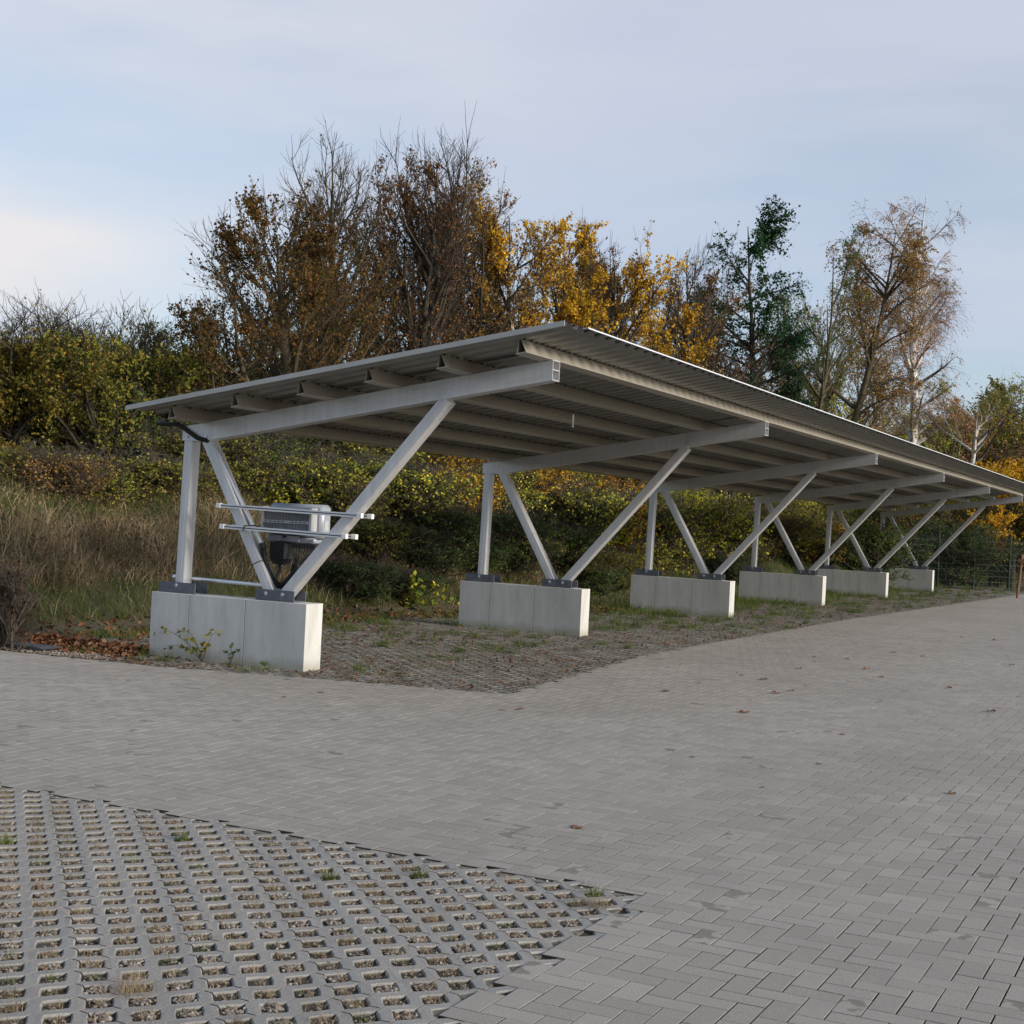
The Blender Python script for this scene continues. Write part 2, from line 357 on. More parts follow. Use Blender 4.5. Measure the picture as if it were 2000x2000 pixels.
# ------------------------------------------------------------------ pavers: real stones with chamfers and joints
GX, GY = 6.07, -6.135                      # right edge and far edge of the near grid pavers
def infrustum(x, y, mgn):
    dx, dy = x-CAM[0], y-CAM[1]
    z = dx*fw[0]+dy*fw[1]; a = dx*rt[0]+dy*rt[1]
    return (z > 2.3) & (np.abs(a) < .40*z+mgn)
rng = np.random.default_rng(3)
def herringbone():
    a = .1006
    I, J = np.meshgrid(np.arange(-130, 330), np.arange(-120, 480)); I = I.ravel(); J = J.ravel()
    r = (I-J) % 4
    def sel(mask, w, h):
        x0 = I[mask]*a+.033; y0 = J[mask]*a+.061
        return np.stack([x0, x0+w*a, y0, y0+h*a], 1)
    B = np.concatenate([sel(r == 0, 2, 1), sel(r == 3, 1, 2)])
    xc, yc = (B[:, 0]+B[:, 1])/2, (B[:, 2]+B[:, 3])/2
    B = B[infrustum(xc, yc, 1.5) & (yc < 46.6)]
    # leave out the two areas of grid paving
    xc, yc = (B[:, 0]+B[:, 1])/2, (B[:, 2]+B[:, 3])/2
    inn = (xc < GX) & (yc < GY); B = B[~inn]
    xc, yc = (B[:, 0]+B[:, 1])/2, (B[:, 2]+B[:, 3])/2
    c = (yc > GY) & (xc < GX); B[c, 2] = np.maximum(B[c, 2], GY)
    c = (yc <= GY); B[c, 0] = np.maximum(B[c, 0], GX)
    st = (xc < lane(yc)) & (yc > front(xc)); B = B[~st]
    xc, yc = (B[:, 0]+B[:, 1])/2, (B[:, 2]+B[:, 3])/2
    c = (yc < front(xc)) & (xc < 2.33); B[c, 3] = np.minimum(B[c, 3], front(xc[c]))
    c = (yc > 0) ; B[c, 0] = np.maximum(B[c, 0], lane(yc[c]))
    B = B[(B[:, 1]-B[:, 0] > .02) & (B[:, 3]-B[:, 2] > .02)]
    n = len(B); g = rng.uniform(.0013, .0036, (n, 1)); B = B+np.array([[1, -1, 1, -1]])*g
    ch = .0014; dz = rng.normal(0, .0004, n)
    def ring(ins, z):
        x0, x1, y0, y1 = (B[:, 0]+ins, B[:, 1]-ins, B[:, 2]+ins, B[:, 3]-ins)
        tx = rng.normal(0, .0006, n) if ins else 0*dz
        zz = dz+z
        return np.stack([np.stack([x0, y0, zz], 1), np.stack([x1, y0, zz], 1), np.stack([x1, y1, zz], 1), np.stack([x0, y1, zz], 1)], 1)
    V = np.concatenate([ring(ch, 0), ring(0, -ch*.7), ring(0, -.032)], 1).reshape(-1, 3)
    q = [(0, 1, 2, 3)]
    for k in range(4):
        l = (k+1) % 4; q += [(4+k, 4+l, l, k), (8+k, 8+l, 4+l, 4+k)]
    Fq = (np.arange(n)[:, None, None]*12+np.array(q)[None]).reshape(-1, 4)
    return mesh_np('pavement', V, [Fq])
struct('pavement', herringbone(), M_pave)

def gridpavers(name, test, ax, ay, ox, oy, hx, hy, m, ztop, zbot, jit=.001):
    """checkerboard of diamond holes, each hole framed by four stones' worth of concrete"""
    I, J = np.meshgrid(np.arange(-90, 140), np.arange(-140, 560)); k = (I+J) % 2 == 0
    X = I[k]*ax+ox; Y = J[k]*ay+oy; s = test(X, Y); X, Y = X[s], Y[s]; Iq = I[k][s]; Jq = J[k][s]
    n = len(X); c = .0055; e = .003
    xg = (((Iq+Jq)//2) % 3 == 0)          # cross joints only at some stones
    V = []; F4 = []
    # four frame pieces; sx, sy quadrant
    for qi, (sx, sy) in enumerate(((1, 1), (-1, 1), (-1, -1), (1, -1))):
        ex = np.full(n, e); ey = np.where(xg, e, 0.)
        P = [(ex, np.full(n, hy)), (ex, np.full(n, ay)), (np.full(n, ax), ey), (np.full(n, hx), ey)]      # inner wall line: 0,3 ; outer 1,2
        Pc = [(ex, np.full(n, hy+c*1.3)), None, None, (np.full(n, hx+c*1.3), ey)]
        jz = 0
        def pt(p, z): return np.stack([X+sx*p[0], Y+sy*p[1], np.full(n, z)], 1)
        r0 = [pt(Pc[0], ztop), pt(P[1], ztop), pt(P[2], ztop), pt(Pc[3], ztop)]
        # a midpoint on the inner edge bulges outward so that the holes read as rounded
        mid = (np.full(n, hx*.54), np.full(n, hy*.54)); midc = (np.full(n, hx*.54+c*.9), np.full(n, hy*.54+c*.9))
        r = r0+[pt(midc, ztop), pt(P[0], ztop-.007), pt(mid, ztop-.007), pt(P[3], ztop-.007), pt(P[0], zbot), pt(mid, zbot), pt(P[3], zbot), pt(P[1], ztop-.02), pt(P[2], ztop-.02), pt(P[0], ztop-.02)]
        V.append(np.stack(r, 1)); 
        f = [(0, 1, 2, 4), (4, 2, 3, 3), (0, 4, 6, 5), (4, 3, 7, 6), (5, 6, 9, 8), (6, 7, 10, 9), (0, 5, 13, 11), (0, 11, 1, 1)]
        F4.append((f, sx*sy))
    Vall = np.stack(V, 1)                  # n,4,14,3
    nv = 14; Vv = Vall.reshape(-1, 3); quads = []; tris = []
    for qi, (f, sg) in enumerate(F4):
        b = (np.arange(n)*4+qi)*nv
        for q in f:
            qq = q[:3] if q[3] == q[2] else q
            if sg < 0: qq = qq[::-1]
            (tris if len(qq) == 3 else quads).append(b[:, None]+np.array(qq)[None])
    Z = Vv[:, 2]
    dz = .0022*np.sin(Vv[:, 0]*9.1+Vv[:, 1]*7.3)+.0015*np.sin(Vv[:, 0]*23+1)*np.sin(Vv[:, 1]*19)
    Vv[:, 2] = Z+dz*jit*1000
    return mesh_np(name, Vv, [np.concatenate(quads)[:, ::-1], np.concatenate(tris)[:, ::-1]]), np.stack([X, Y], 1)
AX, AY = .0985*.68*1.0, .0935*.68*1.0
AX, AY = .0982, .0935                      # (metres, measured lattice of the photograph scaled below)
me, holes = gridpavers('grid_pavers', lambda x, y: (x < GX+.12) & (y < GY+.10) & (x > 1.1) & (y > -9.7) & infrustum(x, y, 1.2), .0985, .0945, 5.39, -7.66, .052, .059, M_grid, -.0035, -.05)
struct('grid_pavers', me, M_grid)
me, holes2 = gridpavers('parking_strip', lambda x, y: (x < lane(y)+.15) & (y > front(x)-.15) & (x > foot(y)-.5) & (y < 46.5) & infrustum(x, y, .8), .0985, .0945, .03, .02, .040, .046, M_strip, -.004, -.03)
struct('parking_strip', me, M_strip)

# ------------------------------------------------------------------ scatter helpers
def blades(P, h, w, lean=.35, seg=2, rng=rng, up_=None):
    """curved tapering grass blades at points P"""
    n = len(P); az = rng.uniform(0, 2*np.pi, n); d = np.stack([np.cos(az), np.sin(az)], 1)
    la = rng.uniform(0, 2*np.pi, n); ld = np.stack([np.cos(la), np.sin(la)], 1)*np.abs(rng.normal(lean, lean*.5, n))[:, None]
    rows = []
    for k in range(seg+1):
        t = k/seg; c = P.copy(); c[:, :2] += ld*(t**1.7)[None] * h[:, None] if False else ld*(t**1.7)*h[:, None]
        c[:, 2] += h*(t-.25*t*t*np.minimum(1, np.linalg.norm(ld, axis=1)*1.5))
        ww = w*(1-t*.9)
        a = c.copy(); a[:, :2] -= d*ww[:, None]/2; b = c.copy(); b[:, :2] += d*ww[:, None]/2; rows += [a, b]
    V = np.stack(rows, 1).reshape(-1, 3); m = 2*(seg+1)
    q = np.array([(2*k, 2*k+1, 2*k+3, 2*k+2) for k in range(seg)])
    return V, (np.arange(n)[:, None, None]*m+q[None]).reshape(-1, 4)
def leaves(C, s, rng=rng, flat=0., droop=0.):
    """folded rhombic leaves at centres C, size s"""
    n = len(C); a = rng.normal(size=(n, 3)); a[:, 2] = a[:, 2]*(1-flat)-droop; a /= np.linalg.norm(a, axis=1)[:, None]
    b = rng.normal(size=(n, 3)); b[:, 2] *= (1-flat); b -= a*(a*b).sum(1)[:, None]; b /= np.linalg.norm(b, axis=1)[:, None]; c = np.cross(a, b)
    s = s[:, None]; wd = rng.uniform(.35, .5, (n, 1)); fo = rng.uniform(-.15, .15, (n, 1))
    V = np.stack([C-a*s*.5, C+b*s*wd+c*s*fo-a*s*.05, C+a*s*.5, C-b*s*wd+c*s*fo-a*s*.05], 1).reshape(-1, 3)
    return V, np.arange(4*n).reshape(-1, 4)
def pebbles(C, s, rng=rng):
    n = len(C); base = np.array([(1, 0, 0), (0, 1, 0), (-1, 0, 0), (0, -1, 0), (0, 0, .8), (0, 0, -.8), (.62, .62, .35), (-.6, .6, .35), (-.6, -.6, .35), (.6, -.6, .35)], float)
    V = base[None]*rng.uniform(.6, 1.1, (n, 10, 1))*s[:, None, None]; V[:, :, :] *= rng.uniform(.6, 1.2, (n, 1, 3))
    an = rng.uniform(0, 6.28, n); ca, sa = np.cos(an)[:, None], np.sin(an)[:, None]
    x, y = V[..., 0]*ca-V[..., 1]*sa, V[..., 0]*sa+V[..., 1]*ca; V = np.stack([x, y, V[..., 2]], -1)+C[:, None]
    f = np.array([(0, 6, 4, 9), (1, 7, 4, 6), (2, 8, 4, 7), (3, 9, 4, 8)]); g = np.array([(0, 1, 6), (1, 2, 7), (2, 3, 8), (3, 0, 9), (1, 0, 5), (2, 1, 5), (3, 2, 5), (0, 3, 5)])
    k = np.arange(n)[:, None, None]*10
    return V.reshape(-1, 3), [(k+f[None]).reshape(-1, 4), (k+g[None]).reshape(-1, 3)]
def stuff(name, V, F, m, label, cat):
    return tag(link(name, mesh_np(name, V, F if isinstance(F, list) else [F]), m), label, cat, kind='stuff')
def cat2(*vf):
    V = []; F = []; k = 0
    for v, f in vf: V.append(v); F.append(f+k); k += len(v)
    return np.concatenate(V), np.concatenate(F)

# sand filling the cut holes along the edge
b_ = MB(); b_.box(1.0, GX, GY-.045, GY-.001, -.03, -.008); b_.box(GX-.04, GX-.001, -9.75, GY-.0455, -.03, -.008)
struct('edge_sand', mesh_np('edge_sand', b_.V, [np.array(b_.F)]), surf('edge_sand', (.13, .118, .095), .95, 0, .4, 25, .6, 150))
# gravel and grass in the holes of the near grid pavers
hk = holes[infrustum(holes[:, 0], holes[:, 1], .3)]
hg = hk[(hk[:, 0] < GX-.03) & (hk[:, 1] < GY-.03)]
n = len(hk)
C = np.repeat(hk, 26, 0)+np.clip(rng.normal(0, .020, (n*26, 2)), -.042, .042); C = C[(C[:, 0] < GX-.006) & (C[:, 1] < GY-.006)]
C = np.concatenate([C, rng.uniform(-.024, -.008, (len(C), 1))], 1)
full = hk[(rng.random(n) < .30) & (hk[:, 0] < GX-.04) & (hk[:, 1] < GY-.04)]
C2 = np.repeat(full, 70, 0)+rng.normal(0, .017, (len(full)*70, 2)); C = np.concatenate([C, np.concatenate([C2, rng.uniform(-.013, -.005, (len(C2), 1))], 1)])
V, Fp = pebbles(C, rng.uniform(.004, .0125, len(C))); stuff('gravel', V, Fp, M_peb, 'small pale and brown pebbles lying in the holes of the near grid pavers', 'gravel')
hk = hg; n = len(hk); pick = rng.random(n)
def tuft(cen, nb, h, w, spread, lean, z=-.020):
    P = np.repeat(cen, nb, 0)+rng.normal(0, spread, (len(cen)*nb, 2)); P = np.concatenate([P, np.full((len(P), 1), z)], 1)
    return blades(P, h*rng.uniform(.4, 1.2, len(P)), np.full(len(P), w), lean)
dryc = hk[pick < .85]; grc = hk[(pick > .86)]
V, Fb = cat2(tuft(dryc, 34, .036, .0026, .020, .7), tuft(hk[pick < .2], 60, .05, .0024, .024, .8), tuft(np.array([[4.02, -8.55], [5.1, -8.37], [5.97, -6.42]]), 200, .085, .0022, .035, .9))
stuff('dry_moss_grass', V, Fb, M_grass_dry, 'short dry grass growing in the holes of the near grid pavers', 'grass')
V, Fb = cat2(tuft(grc, 26, .045, .003, .015, .6), tuft(hk[pick > .972], 80, .07, .0035, .018, .5))
stuff('green_tufts', V, Fb, M_grass_green, 'small green grass tufts in the holes of the near grid pavers', 'grass')

# litter, moss, weeds on the overgrown strip below the carport
def inpoly(n, x0, x1, y0, y1, pw=1.0):
    return np.stack([rng.uniform(x0, x1, n), y0+(y1-y0)*rng.random(n)**pw], 1)
P = inpoly(100000, -4, 3, -1, 44, 1.5); P = P[(P[:, 0] < lane(P[:, 1])) & (P[:, 1] > front(P[:, 0])+.02) & (P[:, 0] > foot(P[:, 1])-.3)]
edge = np.clip((P[:, 0]-foot(P[:, 1]))/4, 0, 1)
den = (np.sin(P[:, 0]*2.1+np.sin(P[:, 1]*1.3)*2)+np.sin(P[:, 1]*1.9+P[:, 0]))*.25+.5
P = P[rng.random(len(P)) < (.25+.75*den)*(1-.6*edge)]
V, Fb = leaves(np.concatenate([P, rng.uniform(0, .006, (len(P), 1))], 1), rng.uniform(.012, .05, len(P)), flat=.9)
stuff('leaf_litter', V, Fb, M_litter, 'brown leaf crumbs and litter scattered over the overgrown paving under the carport', 'leaf litter')
P = inpoly(3200, -4, 3, -1, 44, 1.5); P = P[(P[:, 0] < lane(P[:, 1])-.1) & (P[:, 1] > front(P[:, 0])+.1) & (P[:, 0] > foot(P[:, 1]))]
wgt = np.clip(1.1-(P[:, 0]-foot(P[:, 1]))/5.5, .06, 1)*np.interp(P[:, 1], [0, 3, 12, 25, 45], [.12, .5, .9, 1, 1]); P = P[rng.random(len(P)) < wgt*.95]
wd_ = [tuft(P[i:i+1], int(rng.integers(18, 70)), rng.uniform(.06, .15), .006, rng.uniform(.03, .10), .9, 0) for i in range(len(P))]
P2 = inpoly(9000, -4, .2, 1, 44, 1.3); P2 = P2[(P2[:, 0] > foot(P2[:, 1])-.2)]
f2 = foot(P2[:, 1]); P2 = P2[rng.random(len(P2)) < np.clip(.9-(P2[:, 0]-f2)*np.where(P2[:, 1] > 13, .42, .7), 0, .9)]
def clump(P, z, nb, h, w, sp, lean):
    Q = np.repeat(P, nb, 0)+rng.normal(0, sp, (len(P)*nb, 2)); zz = np.maximum(terr(Q[:, 0], Q[:, 1]), -.01)+z
    Q = np.concatenate([Q, zz[:, None]], 1); return blades(Q, h*rng.uniform(.35, 1.2, len(Q)), np.full(len(Q), w), lean)
P6 = P2[(P2[:, 1] > 13) & (P2[:, 0] > -2.4)]
V, Fb = cat2(*(wd_+[clump(P2, 0, 9, .12, .006, .05, .7), clump(P6, 0, 10, .2, .012, .08, .6)]))
stuff('weeds', V, Fb, M_grass_green, 'green weeds and grass tufts growing on the paving between the concrete blocks', 'weeds')

# bank vegetation
def bankpts(n, x0, x1, y0, y1, dmin=0., dmax=99.):
    P = np.stack([rng.uniform(x0, x1, n), rng.uniform(y0, y1, n)], 1)
    d = np.minimum(foot(P[:, 1])-P[:, 0], P[:, 1]+.25); s = (d > dmin) & (d < dmax) & infrustum(P[:, 0], P[:, 1], 1.0); return P[s], d[s]
P, d = bankpts(190000, -11, -2, -.2, 14, .35, 6.5)
nz = np.sin(P[:, 0]*1.1+2*np.sin(P[:, 1]*.7))+np.sin(P[:, 1]*1.4+P[:, 0]*.6)
dry = rng.random(len(P)) < .80+.10*nz
dry &= ~((d > 1.9) & (d < 3.6) & (rng.random(len(P)) < .62+.3*np.sin(P[:, 0]*1.3+P[:, 1]))) ; dry &= ~((d < .95) & (rng.random(len(P)) < .9))
keep = rng.random(len(P)) < .75
def onbank(P, h, w, lean):
    Q = np.concatenate([P, terr(P[:, 0], P[:, 1])[:, None]-.02], 1); return blades(Q, h, w, lean)
Pd = P[dry & keep]; hd = rng.uniform(.12, .42, len(Pd))*(1+.9*(rng.random(len(Pd)) < .05))*(1+.3*np.sin(Pd[:, 0]*2.7+Pd[:, 1]*1.9))
V, Fb = onbank(Pd, hd, np.full(len(Pd), .0105), .8)
stuff('dry_grass', V, Fb, M_grass_dry, 'tall dry tan grass covering the slope of the bank', 'grass')
Pg = P[~dry & keep]; V, Fb = onbank(Pg, rng.uniform(.08, .26, len(Pg)), np.full(len(Pg), .009), .7)
P3, d3 = bankpts(60000, -9, -1, 12, 50, 0, 3.5); V3, F3 = onbank(P3, rng.uniform(.1, .3, len(P3)), np.full(len(P3), .02), .6)
P4 = np.stack([rng.uniform(-4, 6, 14000), rng.uniform(46.3, 52, 14000)], 1); V4, F4_ = onbank(P4, rng.uniform(.08, .22, len(P4)), np.full(len(P4), .03), .6)
V, Fb = cat2((V, Fb), (V3, F3), (V4, F4_))
stuff('green_grass', V, Fb, M_grass_green, 'green grass on the crest and along the foot of the bank', 'grass')
# low leafy ground cover over the bank
P, d = bankpts(120000, -12, -2, .3, 16, .7, 7)
nz2 = np.sin(P[:, 0]*2.3+P[:, 1]*.8)+np.sin(P[:, 1]*2.2-P[:, 0]*1.3); s = rng.random(len(P)) < .42+.2*nz2+.02*P[:, 1]; P = P[s]
C = np.concatenate([P, (terr(P[:, 0], P[:, 1])+rng.random(len(P))**1.5*.36)[:, None]], 1)
V, Fb = leaves(C, rng.uniform(.02, .055, len(C)), flat=.4)
M_cover = leafmat('ground_cover_leaves', [(.05, .055, .02), (.09, .07, .035), (.13, .09, .045), (.10, .07, .04), (.19, .14, .075)], .25, .5, 1.2, 1.3)
stuff('ground_cover', V, Fb, M_cover, 'low olive and brown leafy weeds mixed into the grass of the bank', 'ground cover')
# leaf litter and gravel at the foot of the bank, left of the first block
P = np.stack([rng.uniform(-7, -2.0, 9000), rng.normal(-.12, .26, 9000)], 1); P = P[(P[:, 1] > front(P[:, 0])+.24+.1*np.sin(P[:, 0]*5)) & (P[:, 1] < .55)]
hz = np.maximum(terr(P[:, 0], P[:, 1]), 0)+rng.random(len(P))**2*.10*np.exp(-((P[:, 1]+.05)/.3)**2)
V, Fb = leaves(np.concatenate([P, hz[:, None]], 1), rng.uniform(.03, .085, len(P)), flat=.4)
P5, d5 = bankpts(60000, -4.6, -1.5, .5, 14, -.9, .6) ; P5 = P5[rng.random(len(P5)) < .08]
V5, F5 = leaves(np.concatenate([P5, (np.maximum(terr(P5[:, 0], P5[:, 1]), 0)+rng.random(len(P5))*.05)[:, None]], 1), rng.uniform(.04, .09, len(P5)), flat=.6)
V, Fb = cat2((V, Fb), (V5, F5)); stuff('fallen_leaves', V, Fb, M_litter, 'drift of reddish brown fallen leaves along the foot of the bank', 'leaf litter')
P = np.stack([rng.uniform(-7, -2.05, 7000), rng.uniform(-1.1, -.3, 7000)], 1); P = P[(P[:, 1] > front(P[:, 0])+.01) & (P[:, 1] < front(P[:, 0])+.42)]
V, Fp = pebbles(np.concatenate([P, rng.uniform(0, .008, (len(P), 1))], 1), rng.uniform(.006, .02, len(P)))
stuff('gravel_border', V, Fp, M_peb, 'pale gravel between the pavement edge and the leaf drift', 'gravel')

# ------------------------------------------------------------------ concrete blocks
S = 6.979; BL, BW, BH = 2.013, .301, .68
tones = ['pale concrete block nearest the viewer with a weed growing before it', 'second concrete block from the front, grass at its foot', 'third concrete block from the front, under the long roof', 'fourth concrete block with a green grass patch at its foot', 'fifth concrete block, partly hidden behind the fourth', 'farthest concrete block, beside the dark green bush']
for i in range(6):
    b = MB(); x = [-BL, -1.50, -.765, -.0]
    for a, c in zip(x, x[1:]): b.box(a+.0028, c-.0028 if c < -.01 else c, 0, BW, -.03, BH, .003)
    o = b.build('concrete_block', M_conc); o.location = (0, i*S, 0)
    q = MB(); q.box(-BL+.04, -.04, .008, BW-.008, -.02, BH-.008); q.build('seam_filler', M_seam, o); tag(o, tones[i], 'concrete block', 'concrete blocks carrying the carport')

# ------------------------------------------------------------------ carport
m_ = .1604; zt = lambda x: 3.165+m_*(x-2.595)      # top line of the rafters
cp = thing('carport', 'long open carport with a corrugated metal roof on V-shaped aluminium supports', 'carport', (0, 0, 0))
def tilt_tube(b, p, q, w, y0, y1):         # rectangular tube whose front face runs p -> q in (x, z)
    p, q = np.array(p), np.array(q); d = (q-p)/np.linalg.norm(q-p); n = np.array([-d[1], d[0]])*w/2
    e = .006; c = []
    for s_, pp in ((1, p), (1, q), (-1, q), (-1, p)): c.append(tuple(pp+n*s_))
    b.prism(c, y0+e, y1-e); c2 = [tuple(pp+n*s_*(1-2*e/w)) for s_, pp in ((1, p), (1, q), (-1, q), (-1, p))]
    b.prism(c2, y0, y0+e-.0002); b.prism(c2, y1-e+.0002, y1)
    # two shallow ribs of the extrusion
    for k in (-.22, .22):
        cc = [tuple(pp+n*(k+s_*.03)) for s_, pp in ((1, p), (1, q), (-1, q), (-1, p))]; b.prism(cc, y0-.0025, y0-.0003)
for i in range(6):
    Y = i*S
    b = MB()                                # rafter: hollow two-cell section, foot end cut level
    z0 = 2.32; xb = 2.595
    bot = lambda x: zt(x)-.193
    xn = 2.595+(2.32+.193-3.165)/m_
    b.prism([(-1.76, zt(-1.76)), (2.45, zt(2.45)), (2.45, bot(2.45)), (xn, 2.32), (-1.76, 2.32)], Y+.075, Y+.235)
    for (y0, y1) in ((.075, .083), (.227, .235)): b.prism([(2.45, zt(2.45)), (xb, zt(xb)), (xb, bot(xb)), (2.45, bot(2.45))], Y+y0, Y+y1)
    for dz in (0, .088, .185): b.prism([(2.45, zt(2.45)-dz), (xb, zt(xb)-dz), (xb, zt(xb)-dz-.008), (2.45, zt(2.45)-dz-.008)], Y+.0832, Y+.2268)
    for dz in (.045, .145): b.prism([(-1.5, zt(-1.5)-dz+.003), (xb, zt(xb)-dz+.003), (xb, zt(xb)-dz-.003), (-1.5, zt(-1.5)-dz-.003)], Y+.0725, Y+.0748)
    o = b.build('rafter', M_alu if i == 0 else M_alu, cp)
    def bolt(par, pts, y):
        for (x, z) in pts:
            q = MB(); q.tube([(x, Y+y+.004, z), (x, Y+y-.003, z)], .021, 14); q.tube([(x, Y+y-.003, z), (x, Y+y-.014, z)], .014, 6); q.build('bolt', M_bolt, par)
    bolt(o, [(-1.69, 2.362), (-1.44, 2.365), (1.49, 2.85)], .075)
    b = MB(); tilt_tube(b, (-1.715, .70), (-1.685, 2.322), .112, Y+.085, Y+.225); b.build('post', M_alu, cp)
    b = MB(); tilt_tube(b, (-.50, .705), (-1.452, 2.335), .112, Y+.085, Y+.225); b.build('inner_brace', M_alu, cp)
    b = MB(); tilt_tube(b, (-.385, .715), (1.452, 2.79), .112, Y+.085, Y+.225); b.build('outer_brace', M_alu, cp)
    for x0, x1, bo in ((-1.955, -1.465, [(-1.72, .765)]), (-.675, -.19, [(-.545, .755), (-.335, .755)])):
        b = MB(); b.box(x0, x1, Y+.045, Y+.262, .681, .693, .002); b.box(x0, x1, Y+.045, Y+.055, .6935, .797, .002); b.box(x0, x1, Y+.252, Y+.262, .6935, .797, .002)
        o = b.build('foot_bracket', M_galv, cp); bolt(o, bo, .045)
YR0, YR1 = -.69, 35.55
def roofpt(x, dz): return zt(x)+dz
for k, x in enumerate((-1.46, -.662, .135, .915, 1.705, 2.53)):     # purlins: folded triangular channel on a flat flange
    zb = zt(x)+.003; w_ = .048; h = .128; t_ = .004
    b = MB()
    def rot(px, pz):                        # lean with the roof
        a = math.atan(m_); return (x+px*math.cos(a)-pz*math.sin(a)*1, zb+px*math.sin(a)+pz*math.cos(a))
    outer = [rot(-w_, .004), rot(w_, .004), rot(.012, h), rot(-.012, h)]; inner = [rot(-w_+.006, .009), rot(w_-.006, .009), rot(.008, h-.004), rot(-.008, h-.004)]
    b.ringprism(outer, inner, -.47, 35.40)
    b.prism([rot(-w_-.018, 0), rot(w_+.004, 0), rot(w_+.004, .0035), rot(-w_-.018, .0035)], -.472, 35.402)
    b.build('purlin', M_purl, cp)
# corrugated sheet, ribs running down the slope
pitch = .25; prof = [(0, 0), (.045, 0), (.075, .045), (.165, .045), (.195, 0)]
ys = []; zs = []
y = YR0
while y < YR1:
    for a, z in prof: ys.append(y+a); zs.append(z)
    y += pitch
ys.append(y); zs.append(0); ys = np.array(ys); zs = np.array(zs)
xs = np.array([-1.86, -1.0, 0.3, 1.6, 2.4, 3.04])
off = .134
top = np.stack([np.repeat(xs, len(ys)), np.tile(ys, len(xs)), (zt(xs)[:, None]+off+zs[None]).ravel()], 1)
bt = top.copy(); bt[:, 2] -= .0015
i0 = (np.arange(len(xs)-1)[:, None]*len(ys)+np.arange(len(ys)-1)[None]).ravel(); Fr = np.stack([i0, i0+1, i0+1+len(ys), i0+len(ys)], 1)
roof = link('roof_sheet', mesh_np('roof_sheet', np.concatenate([top, bt]), [Fr[:, ::-1], Fr+len(top)]), M_roof, cp)
b = MB(); b.prism([(-1.88, zt(-1.88)+off-.006), (3.05, zt(3.05)+off-.006), (3.05, zt(3.05)+off+.042), (-1.88, zt(-1.88)+off+.042)], YR0-.012, YR0-.002)
b.build('verge_flashing', M_verge, roof)
b = MB(); zz = zt(3.05)+off+.048
b.prism([(2.93, zz-.020+.003), (3.065, zz+.002), (3.068, zz-.011), (3.0635, zz-.011), (3.061, zz-.0015), (2.93, zz-.0235)], -.20, YR1+.1)
b.build('eave_trim', M_trim, roof)
b = MB(); b.prism([(2.53-.018, zt(2.53)+.003+.128), (2.53+.018, zt(2.53)+.137), (2.53+.018, zt(2.53)+.139), (2.53-.018, zt(2.53)+.133)], -.47, 35.4)
# screws where the sheet meets the purlins: the nearest ones are parts of their own
rest = MB(); scr = MB(); scr.box(-.010, .010, -.011, .011, -.013, .0); scm = None
for q in range(0, 142):
    for k, x in enumerate((-1.46, -.662, .135, .915, 1.705, 2.53)):
        yy = YR0+pitch*q+.2225; zc = zt(x+.024)+off-.001
        if yy > 35.3: continue
        if q < 16:
            if scm is None: o = scr.build('screw', M_black, roof); scm = o.data
            else: o = bpy.data.objects.new('screw', scm); col.objects.link(o); o.parent = roof
            o.location = (x+.024, yy, zc)
        else: rest.box(x+.014, x+.034, yy-.011, yy+.011, zc-.013, zc)
o = rest.build('screw', M_black, roof); o['kind'] = 'stuff'

# ------------------------------------------------------------------ inverter and its fittings
inv = thing('inverter', 'grey wall-box solar inverter with ribbed cooling fins, hung between the braces of the first support', 'inverter', (-.5, .42, 1.28))
def P0(o): o.location = tuple(-Vector(inv.location)); return o
b = MB(); b.box(-.83, -.14, .41, .60, 1.34, 1.70, .035); P0(b.build('housing', M_hous, inv, True))
b = MB(); b.box(-.835, -.215, .40, .58, 1.285, 1.345, .015); b.box(-.80, -.62, .385, .405, 1.295, 1.36, .006); b.box(-.56, -.40, .385, .405, 1.295, 1.36, .006); P0(b.build('lower_cover', M_hous, inv, True))
b = MB()
b.box(-.845, -.815, .30, .41, 1.385, 1.66, .004); b.box(-.235, -.195, .30, .41, 1.38, 1.66, .006); b.box(-.8145, -.2355, .298, .33, 1.488, 1.516); b.box(-.8145, -.2355, .30, .41, 1.385, 1.395); b.box(-.8145, -.2355, .30, .41, 1.615, 1.625)
P0(b.build('heat_sink_frame', M_frame, inv))
b = MB()
for k in range(29):
    x = -.807+k*.0198; b.box(x, x+.0075, .335, .399, 1.397, 1.613)
P0(b.build('cooling_fins', M_fin, inv))
b = MB(); b.box(-.814, -.236, .402, .408, 1.397, 1.613); P0(b.build('back_plate', M_black, inv))
for k in range(10):
    if k == 5: continue
    x = -.79+k*.055; b = MB(); b.box(x, x+.035, .2945, .2975, 1.498, 1.507); P0(b.build('vent_slot', M_black, inv))
b = MB(); b.box(-.20, -.165, .455, .459, 1.40, 1.50); b.box(-.139, -.136, .46, .53, 1.43, 1.53); P0(b.build('type_plate', M_frame, inv))
b = MB(); b.box(-.735, -.535, .33, .50, 1.10, 1.284, .01); b.prism([(-.735, 1.10), (-.535, 1.10), (-.575, 1.05), (-.69, 1.05)], .35, .48); P0(b.build('connector_box', M_black, inv))
b = MB()
for k in range(9):
    x = -.47+k*.034; b.box(x-.008, x+.008, .38, .41, 1.235, 1.284)
    b.tube(spline([(x, .39, 1.24), (x*.8-.075, .36, 1.16), (-.36+.004*k, .30, 1.07), (-.355+.003*k, .25, 1.0)], 5), .0055, 6)
P0(b.build('cable_bundle', M_black, inv))
def one(name, b, m, label, cat, group=None, smooth=True):
    return tag(b.build(name, m, None, smooth), label, cat, group)
